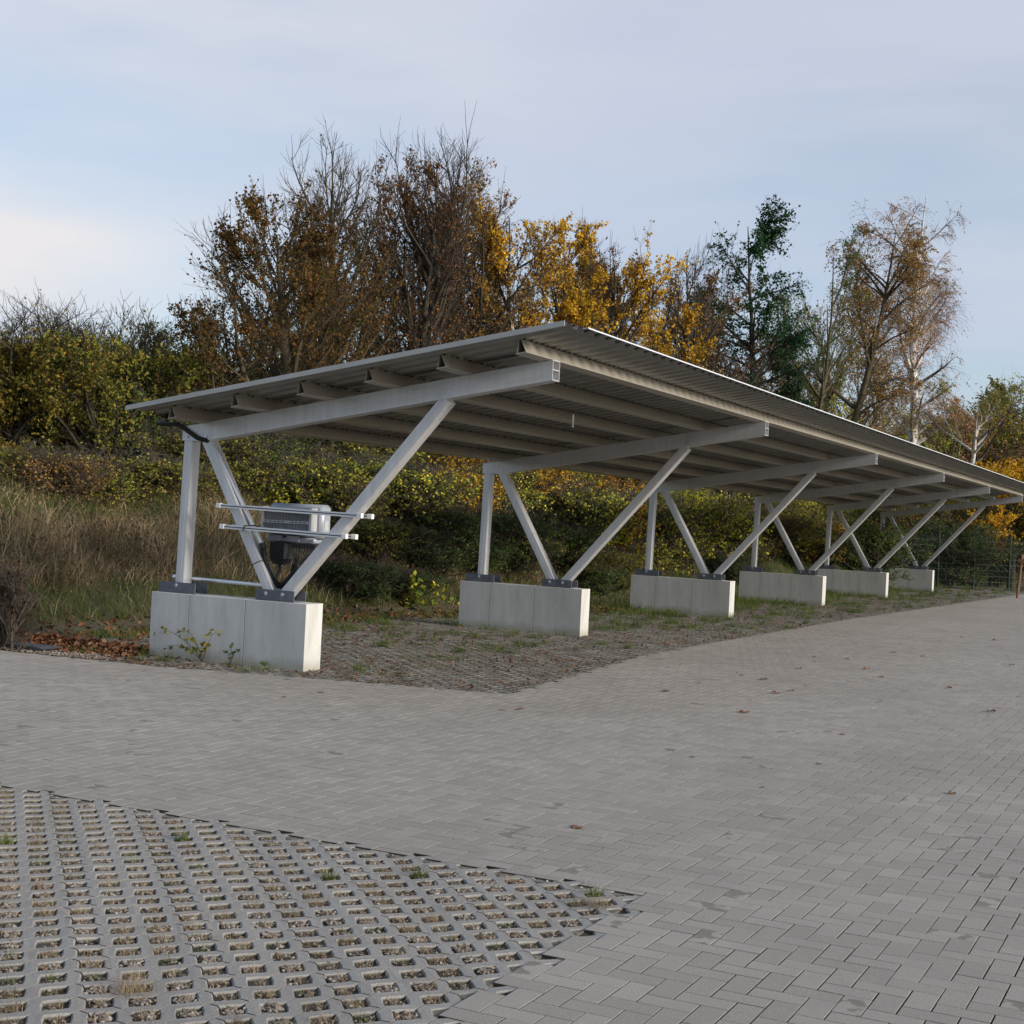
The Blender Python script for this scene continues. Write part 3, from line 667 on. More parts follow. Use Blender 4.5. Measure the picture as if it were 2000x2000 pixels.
rails = [(-1.215, .56, 1.641, 1.607, .035, 'upper front mounting rail across the braces with white end caps'), (-1.155, .39, 1.422, 1.392, .035, 'lower front mounting rail across the braces with white end caps'),
         (-1.215, .56, 1.637, 1.603, .235, 'upper rear mounting rail, its white end cap showing past the upper front rail'), (-1.155, .38, 1.418, 1.388, .235, 'lower rear mounting rail, its white end cap showing past the lower front rail')]
for x0, x1, za, zb, y, lab in rails:
    t = thing('mounting_rail', lab, 'rail', (x0, y, za), 'mounting rails for the inverter'); ln = x1-x0; an = -math.atan2(zb-za, ln)
    t.rotation_euler = (0, an, 0)
    b = MB(); h = .021; b.box(.0, ln, 0, .038, -h, -.006); b.box(0, ln, 0, .038, .006, h); b.build('profile', M_railm, t); b = MB(); b.box(0, ln, .010, .036, -.0057, .0057); b.build('slot', M_galv, t)
    for xx in (-.022, ln-.038):
        b = MB(); b.box(xx, xx+.06, -.004, .043, -.026, .026, .004); b.build('end_cap', M_white, t)
b = MB(); b.tube([(-1.385, .135, 2.31), (-.672, .135, 1.235)], .023, 16); one('conduit_pipe', b, M_conduit, 'shiny metal conduit running down beside the inner brace of the first support', 'pipe')
b = MB(); b.tube([(-1.90, .235, .838), (-.66, .235, .822)], .020, 14); b.tube([(-1.915, .235, .838), (-1.87, .235, .838)], .028, 14); one('cross_pipe', b, M_conduit, 'thin metal pipe lying level above the first concrete block', 'pipe')
def corr(pts, r, nper=10):                # corrugated hose
    s_ = spline(pts, nper*4); rr = [r*(1+.10*(1 if (i//2) % 2 else -1)) for i in range(len(s_))]; return s_, rr
b = MB(); s_, rr = corr([(-.672, .135, 1.255), (-.672, .14, 1.19), (-.655, .15, 1.10), (-.61, .16, 1.0), (-.54, .17, .885), (-.46, .18, .835), (-.39, .19, .885), (-.335, .22, .98), (-.35, .26, 1.06)], .029); b.tube(s_, rr, 12)
b.tube([(-.69, .135, 1.27), (-.672, .135, 1.215)], .034, 14); one('corrugated_hose', b, M_black, 'thick black corrugated hose looping from the conduit up to the inverter', 'hose')
b = MB(); s_, rr = corr([(-.63, .41, 1.055), (-.625, .40, 1.00), (-.62, .36, .95), (-.60, .27, .87), (-.56, .22, .83)], .018); b.tube(s_, rr, 10); b.tube([(-.63, .41, 1.06), (-.627, .40, 1.02)], .032, 12)
one('feed_hose', b, M_black, 'short black hose hanging from the square connector box of the inverter', 'hose')
b = MB(); s_, rr = corr([(-2.08, .14, 2.545), (-2.07, .05, 2.50), (-1.95, .03, 2.49), (-1.80, .045, 2.485), (-1.66, .05, 2.415), (-1.54, .05, 2.352), (-1.45, .06, 2.33), (-1.41, .14, 2.315), (-1.41, .19, 2.29)], .022); b.tube(s_, rr, 10)
one('roof_cable', b, M_black, 'black cable bending from the lowest purlin round the first rafter end', 'cable')
b = MB(); a_ = (-1.0, .08, 1.43); b.tube([(-.86, .025, 1.39), (-.85, .028, 1.44), (-.76, .10, 1.45), (-.735, .17, 1.42)], .007, 6); one('cable_tie', b, M_black, 'black cable tie holding the conduit to the lower front rail', 'cable tie')
b = MB(); b.tube([(-.775, .079, 1.035), (-.66, .079, 1.085), (-.60, .15, 1.09)], .004, 6); one('cable_tie', b, M_black, 'black cable tie strapped round the inner brace below the rails', 'cable tie')
b = MB(); b.box(1.14, 1.155, 3.8, 3.83, 2.80, 2.965, .003); o = one('hanging_strap', b, M_white, 'small pale strap hanging from a purlin under the roof of the first bay', 'strap', smooth=False)
# dark slab on the gravel
b = MB(); b.prism([(-3.42, .015), (-2.86, .015), (-2.80, .028), (-2.88, .045), (-3.40, .048)], -.74, -.46); o = one('stone_slab', b, surf('slate', (.055, .06, .07), .6, 0, .2), 'thin dark slab lying on the gravel at the pavement edge', 'slab', smooth=False)

# ------------------------------------------------------------------ trees and shrubs
def nrm(a): return a/np.maximum(np.linalg.norm(a, axis=-1, keepdims=True), 1e-9)
def grow(rg, o, d, ln, n, upw=0., wob=.15):
    """B branches of n points; upw bends them up (+) or down (-)"""
    B = len(o); P = np.empty((B, n, 3)); P[:, 0] = o; d = nrm(d).copy()
    for k in range(1, n):
        d = nrm(d+rg.normal(0, wob, (B, 3))+np.array([0, 0, upw])/n)
        P[:, k] = P[:, k-1]+d*(ln/(n-1))[:, None]
    return P
def tubes(P, r0, r1, k):
    B, n, _ = P.shape; T = np.empty_like(P); T[:, 1:-1] = P[:, 2:]-P[:, :-2]; T[:, 0] = P[:, 1]-P[:, 0]; T[:, -1] = P[:, -1]-P[:, -2]; T = nrm(T)
    ref = np.where(np.abs(T[:, :1, 2:3]) > .8, np.array([[[1., 0, 0]]]), np.array([[[0, 0, 1.]]]))
    a = nrm(np.cross(T, np.broadcast_to(ref, T.shape))); b = np.cross(T, a)
    rad = r0[:, None]+(r1-r0)[:, None]*np.linspace(0, 1, n)[None]
    an = np.arange(k)*2*np.pi/k
    V = P[:, :, None]+rad[:, :, None, None]*(a[:, :, None]*np.cos(an)[None, None, :, None]+b[:, :, None]*np.sin(an)[None, None, :, None])
    bi = (np.arange(B)*n*k)[:, None, None]; i = (np.arange(n-1)*k)[None, :, None]; q = np.arange(k)[None, None]
    f = np.stack([bi+i+q, bi+i+(q+1) % k, bi+i+k+(q+1) % k, bi+i+k+q], -1).reshape(-1, 4)
    return V.reshape(-1, 3), f
def sample(P, t):
    B, n, _ = P.shape; x = t*(n-1); i = np.minimum(x.astype(int), n-2); f = (x-i)[..., None]
    b = np.arange(B)[:, None] if t.ndim == 2 else np.arange(B)
    return P[b, i]*(1-f)+P[b, i+1]*f, nrm(P[b, i+1]-P[b, i])
def side(rg, d, ang):
    r = nrm(np.cross(d, rg.normal(size=d.shape))); return d*np.cos(ang)[..., None]+r*np.sin(ang)[..., None]
def tree(seed, H, Rd, tr=.12, base=.18, nl=34, ns=13, ntw=6, lift=.9, up1=.6, droop=0., leaf=(9000, .07), prof='oval', wob=.12, stems=1, whips=0, leaftop=1., clumpy=.5, lean=(0, 0), leafbase=0.):
    """returns trunk mesh data and crown mesh data; leafless above leaftop*H"""
    rg = np.random.default_rng(seed); W = []
    st = np.zeros((stems, 3)); st[:, :2] = rg.normal(0, .12*(stems > 1)+.001, (stems, 2)); st[:, 2] = -.15
    sdv = np.tile([lean[0], lean[1], 1.], (stems, 1)); sdv[:, :2] += rg.normal(0, .12 if stems > 1 else .02, (stems, 2))
    T = grow(rg, st, sdv, np.full(stems, H*.90)*rg.uniform(.85 if stems > 1 else 1, 1, stems), 12, .3, .045)
    W.append(tubes(T, np.full(stems, tr/(stems**.35)), np.full(stems, .012), 8))
    B = nl*stems; t = np.tile(np.sort(rg.uniform(base, .96, nl)), stems); si = np.repeat(np.arange(stems), nl)
    o, d = sample(T[si], t)
    az = rg.uniform(0, 2*np.pi, B); tt = (t-base)/(1-base)
    pr = {'oval': np.sin(np.pi*np.clip(.18+.72*tt, 0, 1))**.8, 'cone': np.maximum(1.05-.75*tt, .42), 'fan': .5+.5*np.sin(np.pi*np.clip(tt*.85+.1, 0, 1)), 'round': np.sqrt(np.clip(1-(tt*1.4-.55)**2, .05, 1))}[prof]
    ln = Rd*pr*rg.uniform(.7, 1.15, B)/np.cos(np.clip(lift, 0, 1.1))**.6; ln = np.minimum(ln, (H-o[:, 2])*1.6+.3)
    l_ = lift+rg.normal(0, .15, B); dv = np.stack([np.cos(az)*np.cos(l_), np.sin(az)*np.cos(l_), np.sin(l_)], 1)
    L1 = grow(rg, o, dv, ln, 8, up1-droop*.6, wob*.6); r1 = np.clip(tr*.50*(1-t*.75), .010, 1)*np.clip(ln/Rd, .4, 1.2)
    W.append(tubes(L1, r1, np.full(B, .006), 5))
    t2 = rg.uniform(.15, 1, (B, ns)); o2, d2 = sample(L1, t2); d2 = side(rg, d2, rg.uniform(.4, .9, d2.shape[:2])); d2 = d2.reshape(-1, 3); o2 = o2.reshape(-1, 3); ln2 = (np.repeat(ln, ns)*rg.uniform(.22, .5, B*ns)*(1.15-.55*t2.ravel()))
    L2 = grow(rg, o2, d2, ln2, 5, up1*.8-droop, wob); W.append(tubes(L2, np.clip(ln2*.015, .007, .035), np.full(len(ln2), .004), 3))
    m = len(o2); t3 = rg.uniform(.2, 1, (m, ntw)); o3, d3 = sample(L2, t3); d3 = side(rg, d3, rg.uniform(.35, .85, d3.shape[:2])).reshape(-1, 3); o3 = o3.reshape(-1, 3); ln3 = np.clip(np.repeat(ln2, ntw)*rg.uniform(.3, .7, m*ntw), .12, .9)
    if droop: ln3 = ln3*1.5
    L3 = grow(rg, o3, d3, ln3, 4, up1*.8-droop*2.2, wob); W.append(tubes(L3, np.full(len(ln3), .0042), np.full(len(ln3), .0022), 3))
    if whips:                               # thin straight shoots above the crown
        idx = rg.choice(B, whips); ow, dw = sample(L1[idx], rg.uniform(.6, 1, whips)); ow[:, 2] += 0; dw = nrm(dw*.35+np.array([0, 0, 1.])+rg.normal(0, .12, (whips, 3)))
        lw = rg.uniform(.5, 1.5, whips)*H*.085; LW = grow(rg, ow, dw, lw, 5, .1, .05); W.append(tubes(LW, np.full(whips, .008), np.full(whips, .003), 3))
    V, F_ = cat2(*W)
    nL, ls = leaf; C = np.zeros((0, 3))
    if nL:
        # leaves hang on the twigs; some boughs hold many, some none
        wt = rg.random(B)**clumpy*(1-.0*t); w2 = np.repeat(wt, ns*ntw)*rg.random(m*ntw)**.4
        tip = L3[:, -1, 2]/H
        w2 = w2*np.where(tip > leaftop, np.clip(1-(tip-leaftop)*9, .015, 1), 1)*np.where(tip < leafbase, .1, 1)
        w2 /= w2.sum(); ii = rg.choice(len(L3), nL, p=w2)
        c, _ = sample(L3[ii], rg.uniform(.1, 1.05, nL)); C = c+rg.normal(0, ls*.45, (nL, 3))
    top = max(V[:, 2].max()*.985, .1); k = H/top; V[:, 2] *= k; C = C*np.array([1, 1, k])
    crown = leaves(C, rg.uniform(.6, 1.25, len(C))*ls, rg, droop=.5*droop+.15) if len(C) else None
    return (V, F_), crown
def place_tree(name, label, cat, pos, data, bark, leafm, group=None, rz=0):
    t = thing(name, label, cat, (pos[0], pos[1], pos[2]), group); t.rotation_euler = (0, 0, rz)
    (V, F_), cr = data; link('trunk', mesh_np('trunk', V, [F_], True), bark, t)
    if cr is not None: link('crown', mesh_np('crown', cr[0], [cr[1]]), leafm, t)
    return t
def birchbark():
    m = mat('birch_bark'); t = m.node_tree; b = t.nodes['Principled BSDF']
    tcn = t.nodes.new('ShaderNodeTexCoord'); s = t.nodes.new('ShaderNodeSeparateXYZ'); t.links.new(tcn.outputs['Object'], s.inputs[0])
    c = ramp(t, noise(t, 3, 5, .7, (1, 1, 2.2)), [(.36, (.03, .028, .025)), (.47, (.55, .53, .49)), (.8, (.68, .66, .61))])
    ge = t.nodes.new('ShaderNodeNewGeometry')
    # only trunk and thick limbs are white; twigs further out stay brown
    ln = t.nodes.new('ShaderNodeVectorMath'); ln.operation = 'MULTIPLY'; t.links.new(tcn.outputs['Object'], ln.inputs[0]); ln.inputs[1].default_value = (1, 1, 0)
    le = t.nodes.new('ShaderNodeVectorMath'); le.operation = 'LENGTH'; t.links.new(ln.outputs[0], le.inputs[0])
    c = mixc(t, maprange(t, le.outputs['Value'], .55, 1.3), c, (.10, .065, .055))
    t.links.new(c, b.inputs['Base Color']); b.inputs['Roughness'].default_value = .8; return m
M_birch = birchbark()
def put(u, v, d):                           # tree seen with its top at (u, v): foot on the terrain and height
    p = at(u, v, d); z = float(terr(p[0], p[1])); return (p[0], p[1], z-.03), p[2]-z
def drow(u, dep):                           # distance along column u at which the bank is dep metres deep
    D = at(u, 1000, 1.)-CAM; t = np.linspace(10, 90, 1601); x, y = CAM[0]+D[0]*t, CAM[1]+D[1]*t
    dd = np.minimum(foot(y)-x, y+.25); return float(t[np.argmax(dd >= dep)])
TG = 'trees of the autumn tree line'
# (kind, label, u, v, dist, params, bark, leaf)
TREES = [
 ('olive and orange tree at the far left edge of the tree line', 15, 555, 26, dict(Rd=2.3, stems=3, nl=14, leaf=(39150, 0.055), prof='round', whips=8, base=.04), M_bark, 'ORANGE'),
 ('dull green rounded tree, second from the left edge', 118, 585, 27, dict(Rd=2.0, stems=3, nl=14, leaf=(30450, 0.052), prof='round', whips=7, base=.04), M_bark, 'OLIVE'),
 ('small olive tree with bare shoots above it, left of the carport roof', 198, 565, 26, dict(Rd=2.0, stems=3, nl=15, leaf=(24650, 0.052), prof='round', whips=16, base=.04, leaftop=.97), M_bark, 'OLIVE'),
 ('thin dark tree with many bare twigs, above the low corner of the roof', 285, 590, 27, dict(Rd=2.0, stems=3, nl=15, leaf=(15225, 0.050), prof='round', whips=18, base=.04, leaftop=.95), M_bark, 'OLIVE'),
 ('nearly bare twiggy tree left of the brown-leaved tree', 360, 635, 28, dict(Rd=1.8, stems=3, nl=14, leaf=(5834, 0.049), prof='round', whips=16, base=.04, leaftop=.95), M_bark, 'GREEN'),
 ('wide brown-leaved tree with a low bough reaching left', 570, 365, 27, dict(Rd=2.9, tr=0.203, nl=27, ns=14, leaf=(14797, 0.056), prof='cone', lift=.55, up1=.9, base=.2, whips=25, clumpy=.9), M_barkg, 'BROWN'),
 ('brown-leaved small tree in front of the wide one, low on its left', 455, 560, 26, dict(Rd=1.7, tr=0.121, nl=17, ns=13, leaf=(4580, 0.056), prof='round', lift=.5, up1=.7, base=.3, clumpy=.9, whips=12), M_barkg, 'BROWN'),
 ('tall tree with a bare fan-shaped top, taller brown trees on its right', 672, 248, 29, dict(Rd=2.1, tr=0.203, nl=31, ns=13, leaf=(3925, 0.057), prof='oval', lift=1.0, up1=.7, base=.22, whips=90, leaftop=.72), M_barkg, 'BROWN'),
 ('tallest tree, its bare twigs reaching highest into the sky', 785, 218, 30, dict(Rd=1.9, tr=0.203, nl=30, ns=13, leaf=(4056, 0.057), prof='oval', lift=1.05, up1=.7, base=.25, whips=70, leaftop=.76), M_bark, 'RED'),
 ('narrow tree with small reddish brown leaves to its top', 855, 312, 29, dict(Rd=1.25, tr=0.149, nl=26, leaf=(4252, 0.053), prof='oval', lift=1.05, up1=.6, base=.2, whips=12), M_bark, 'RED'),
 ('tall tan-leaved tree with twin tops', 925, 290, 31, dict(Rd=1.9, tr=0.189, stems=2, nl=17, leaf=(11722, 0.057), prof='oval', lift=.95, up1=.6, base=.25, whips=25), M_bark, 'TAN'),
 ('slender golden tree just left of the roof ridge', 1010, 385, 32, dict(Rd=1.3, tr=0.149, nl=23, leaf=(10837, 0.066), prof='oval', lift=.9, base=.15, whips=8), M_bark, 'GOLD'),
 ('golden tree with an uneven slanting crown', 1085, 420, 33, dict(Rd=1.5, tr=0.149, nl=22, leaf=(11337, 0.066), prof='round', lift=.7, base=.2, clumpy=1.2, whips=6), M_bark, 'GOLD'),
 ('thin brown tree between the two bright golden trees', 1160, 432, 35, dict(Rd=1.5, tr=0.149, nl=23, leaf=(3009, 0.057), prof='oval', lift=1.0, base=.15, whips=30, leaftop=.9), M_bark, 'RED'),
 ('bright golden tree with a dark brown tip behind it', 1250, 455, 36, dict(Rd=2.1, tr=0.176, nl=25, leaf=(15841, 0.070), prof='round', lift=.75, base=.2, clumpy=.9), M_bark, 'GOLD'),
 ('dark brown pointed tree top behind the bright golden tree', 1240, 420, 39, dict(Rd=1.5, tr=0.162, nl=22, leaf=(3271, 0.066), prof='cone', lift=.9, base=.2, whips=14), M_bark, 'BROWN'),
 ('small low golden tree to the right of the bright golden one', 1325, 590, 37, dict(Rd=1.3, tr=0.108, nl=17, leaf=(7003, 0.070), prof='round', lift=.6, base=.2), M_bark, 'GOLD'),
 ('bare grey-brown tree right of the golden trees', 1385, 452, 40, dict(Rd=2.0, tr=0.176, nl=26, leaf=(2092, 0.057), prof='oval', lift=.95, base=.15, whips=50, leaftop=.85), M_bark, 'RED'),
 ('low brown twiggy tree in front of the dark green one', 1435, 590, 42, dict(Rd=2.4, tr=0.162, nl=26, leaf=(4252, 0.061), prof='round', lift=.8, base=.1, whips=20), M_bark, 'RED'),
 ('tall dark green tree with ragged drooping branches', 1500, 412, 46, dict(Rd=1.9, tr=.2, nl=46, ns=13, leaf=(21750, .085), prof='round', lift=.55, up1=.4, droop=.5, base=.15, clumpy=.45, whips=6), M_bark, 'IVY'),
 ('slim half-bare tree touching the dark green one on its right', 1565, 440, 48, dict(Rd=2.0, tr=0.176, stems=2, nl=15, leaf=(6003, 0.074), prof='oval', lift=1.0, base=.2, whips=30), M_barkg, 'GREEN'),
 ('brown weeping tree with a yellow-brown trunk', 1650, 402, 55, dict(Rd=2.1, tr=0.230, nl=35, ns=13, ntw=6, leaf=(15950, 0.070), prof='round', lift=.75, up1=.5, droop=.9, base=.3, clumpy=.6), M_barkg, 'TAN'),
 ('slim birch between the brown weeping tree and the big birch', 1748, 480, 60, dict(Rd=1.1, tr=0.176, nl=23, leaf=(7003, 0.070), prof='oval', lift=.95, droop=.5, base=.25, clumpy=.8), M_birch, 'TAN'),
 ('big white-trunked birch, highest tree on the right', 1800, 383, 64, dict(Rd=2.3, tr=0.30, nl=42, ns=15, ntw=8, leaf=(15007, 0.061), prof='round', lift=.75, up1=.5, droop=.9, base=.33, clumpy=.6, leaftop=.95, lean=(.01, 0)), M_birch, 'PINK'),
 ('low birch with arching boughs at the end of the roof', 1895, 715, 60, dict(Rd=3.0, tr=0.230, nl=15, ns=11, leaf=(5001, 0.082), prof='fan', lift=.7, droop=.45, base=.35, clumpy=.8), M_birch, 'OLIVE'),
 ('pinkish brown round tree right of the birches', 1935, 762, 72, dict(Rd=3.0, tr=0.203, stems=3, nl=14, leaf=(15007, 0.082), prof='round', lift=1.0, base=.1), M_bark, 'PINK'),
 ('green pointed tree top near the right edge', 1962, 738, 80, dict(Rd=2.2, tr=0.216, nl=26, leaf=(18341, 0.107), prof='cone', lift=.9, base=.15), M_bark, 'OLIVE'),
 ('dark orange-brown tree cut by the right edge', 2030, 765, 74, dict(Rd=4.6, tr=.2, nl=33, leaf=(50025, 0.107), prof='round', lift=.6, base=.12), M_bark, 'ORANGE'),
 ('bright yellow tree at the right edge above the roof end', 1990, 838, 56, dict(Rd=3.0, tr=0.162, nl=23, leaf=(21676, 0.082), prof='round', lift=.7, base=.1), M_bark, 'GOLD'),
 ('brownish green tree behind the end of the roof', 1890, 800, 74, dict(Rd=4.2, tr=0.203, nl=30, leaf=(43353, 0.107), prof='round', lift=.7, base=.1), M_bark, 'OLIVE'),
 ('yellow-green tree behind the big birch, low', 1780, 810, 70, dict(Rd=3.2, tr=0.203, nl=23, leaf=(23343, 0.098), prof='round', lift=.7, base=.1), M_bark, 'YGREEN'),
 ('yellowing tree low between the weeping tree and the green one', 1640, 730, 62, dict(Rd=2.6, tr=0.176, nl=22, leaf=(10003, 0.090), prof='round', lift=.7, base=.1), M_bark, 'YGREEN'),
 ('low brown tree behind the carport, left of the yellow-brown trunk', 1560, 700, 58, dict(Rd=2.4, tr=0.176, nl=22, leaf=(3271, 0.082), prof='round', lift=.8, base=.1, whips=12), M_bark, 'RED'),

 ('brown tree filling in behind the wide brown-leaved one, on its left', 500, 420, 32, dict(Rd=2.2, tr=.17, nl=22, ns=12, leaf=(3728, .068), prof='round', lift=.8, base=.22, whips=14, clumpy=.6), M_bark, 'BROWN'),
 ('brown tree standing behind the bare-topped tree, on its left', 610, 335, 33, dict(Rd=1.9, tr=.17, nl=22, ns=12, leaf=(3728, .068), prof='round', lift=.8, base=.22, whips=14, clumpy=.6), M_bark, 'BROWN'),
 ('reddish brown tree between the two tallest bare tops', 720, 305, 34, dict(Rd=1.7, tr=.17, nl=22, ns=12, leaf=(3728, .068), prof='round', lift=.8, base=.22, whips=14, clumpy=.6), M_bark, 'RED'),
 ('tan tree right behind the tallest bare tree', 825, 335, 35, dict(Rd=1.6, tr=.17, nl=22, ns=12, leaf=(7030, .068), prof='round', lift=.8, base=.22, whips=14, clumpy=.6), M_bark, 'TAN'),
 ('reddish tree between the narrow and the twin-topped tree', 890, 365, 34, dict(Rd=1.5, tr=.17, nl=22, ns=12, leaf=(3728, .068), prof='round', lift=.8, base=.22, whips=14, clumpy=.6), M_bark, 'RED'),
 ('tan tree left of the slender golden one, farther back', 970, 415, 35, dict(Rd=1.5, tr=.17, nl=22, ns=12, leaf=(9500, .068), prof='round', lift=.8, base=.22, whips=14, clumpy=.6), M_bark, 'TAN'),
 ('golden tree farther back, right of the slanting golden crown', 1125, 475, 38, dict(Rd=1.5, tr=.17, nl=22, ns=12, leaf=(9500, .068), prof='round', lift=.8, base=.22, whips=14, clumpy=.6), M_bark, 'GOLD'),
 ('tan tree farther back between the two golden trees', 1190, 505, 39, dict(Rd=1.5, tr=.17, nl=22, ns=12, leaf=(9500, .068), prof='round', lift=.8, base=.22, whips=14, clumpy=.6), M_bark, 'TAN'),
 ('tan tree behind the bright golden tree, on its right', 1295, 520, 41, dict(Rd=1.6, tr=.17, nl=22, ns=12, leaf=(9500, .068), prof='round', lift=.8, base=.22, whips=14, clumpy=.6), M_bark, 'TAN'),
 ('reddish tree behind the small low golden tree', 1345, 525, 43, dict(Rd=1.7, tr=.17, nl=22, ns=12, leaf=(3728, .068), prof='round', lift=.8, base=.22, whips=14, clumpy=.6), M_bark, 'RED'),
 ('tan twiggy tree left of the dark green tree', 1425, 520, 47, dict(Rd=2.0, tr=.17, nl=22, ns=12, leaf=(9500, .068), prof='round', lift=.8, base=.22, whips=14, clumpy=.6), M_bark, 'TAN'),
 ('olive tree left of the weeping tree, low', 1605, 560, 58, dict(Rd=2.4, tr=.17, nl=22, ns=12, leaf=(9500, .068), prof='round', lift=.8, base=.22, whips=14, clumpy=.6), M_bark, 'OLIVE'),
 ('tan tree behind the slim birch', 1720, 610, 68, dict(Rd=2.4, tr=.17, nl=22, ns=12, leaf=(9500, .068), prof='round', lift=.8, base=.22, whips=14, clumpy=.6), M_bark, 'TAN'),
 ('olive tree behind the low brown one at the left', 420, 600, 31, dict(Rd=1.9, tr=.17, nl=22, ns=12, leaf=(9500, .068), prof='round', lift=.8, base=.22, whips=14, clumpy=.6), M_bark, 'OLIVE'),
 ('brownish tree behind the low birch at the end of the roof', 1905, 770, 84, dict(Rd=3.6, tr=.2, nl=26, leaf=(24000, .13), prof='round', lift=.7, base=.05, whips=10), M_bark, 'TAN'),
 ('olive tree closing the gap between the pinkish tree and the right edge', 1975, 790, 86, dict(Rd=4.2, tr=.2, nl=28, leaf=(30000, .13), prof='round', lift=.7, base=.05), M_bark, 'OLIVE'),
 ('yellow-brown tree far behind the big birch', 1840, 790, 88, dict(Rd=4.0, tr=.2, nl=26, leaf=(26000, .13), prof='round', lift=.7, base=.05), M_bark, 'ORANGE'),]
for i, (lab, u, v, d, kw, bark, lf) in enumerate(TREES):
    pos, H = put(u, v, d)
    place_tree('birch' if bark is M_birch else 'tree', lab, 'tree', pos, tree(100+i, H, **kw), bark, LM[lf], TG)

# shrubs: a few shapes, copied with their parts and given their own leaf colours
def shrub(seed, H=3., Rd=1.8, n=9000, ls=.06, stems=7, whips=10):
    return tree(seed, H, Rd*.8, tr=.07, base=.06, nl=15, ns=7, ntw=5, lift=.7, up1=.5, leaf=(n, ls), prof='round', stems=stems, whips=whips, clumpy=.25, wob=.2)
protos = []
for k_, kw in enumerate((dict(n=12500, ls=.06, whips=16), dict(n=9500, ls=.06, whips=26), dict(n=12500, ls=.055, stems=9, whips=8),
                         dict(H=1.3, Rd=1.2, n=8000, ls=.045, whips=6), dict(H=1.3, Rd=1.1, n=6500, ls=.045, stems=10, whips=14), dict(H=1.4, Rd=1.3, n=9000, ls=.04, stems=9, whips=6))):
    (V, F_), cr = shrub(501+k_, **kw); protos.append((mesh_np('stems', V, [F_], True), mesh_np('foliage', cr[0], [cr[1]]), kw.get('H', 3.), kw.get('Rd', 1.8)))
for a, b, _, _ in protos: a.materials.append(M_twig); b.materials.append(LM['GREEN'])
def copyshrub(k, label, pos, H, Rd, lf, rz):
    k = k % 3+(3 if H < 2.0 else 0); H0, R0 = protos[k][2:]; sz = H/H0; sx = min(max(Rd/R0, sz*.6), sz*1.7)
    t = thing('shrub', label, 'shrub', pos, 'shrubs along the bank'); t.rotation_euler = (0, 0, rz); t.scale = (sx, sx, sz)
    for nm, me in zip(('stems', 'foliage'), protos[k]):
        o = bpy.data.objects.new(nm, me); col.objects.link(o); o.parent = t
        if nm == 'foliage': o.material_slots[0].link = 'OBJECT'; o.material_slots[0].material = LM[lf]
    return t
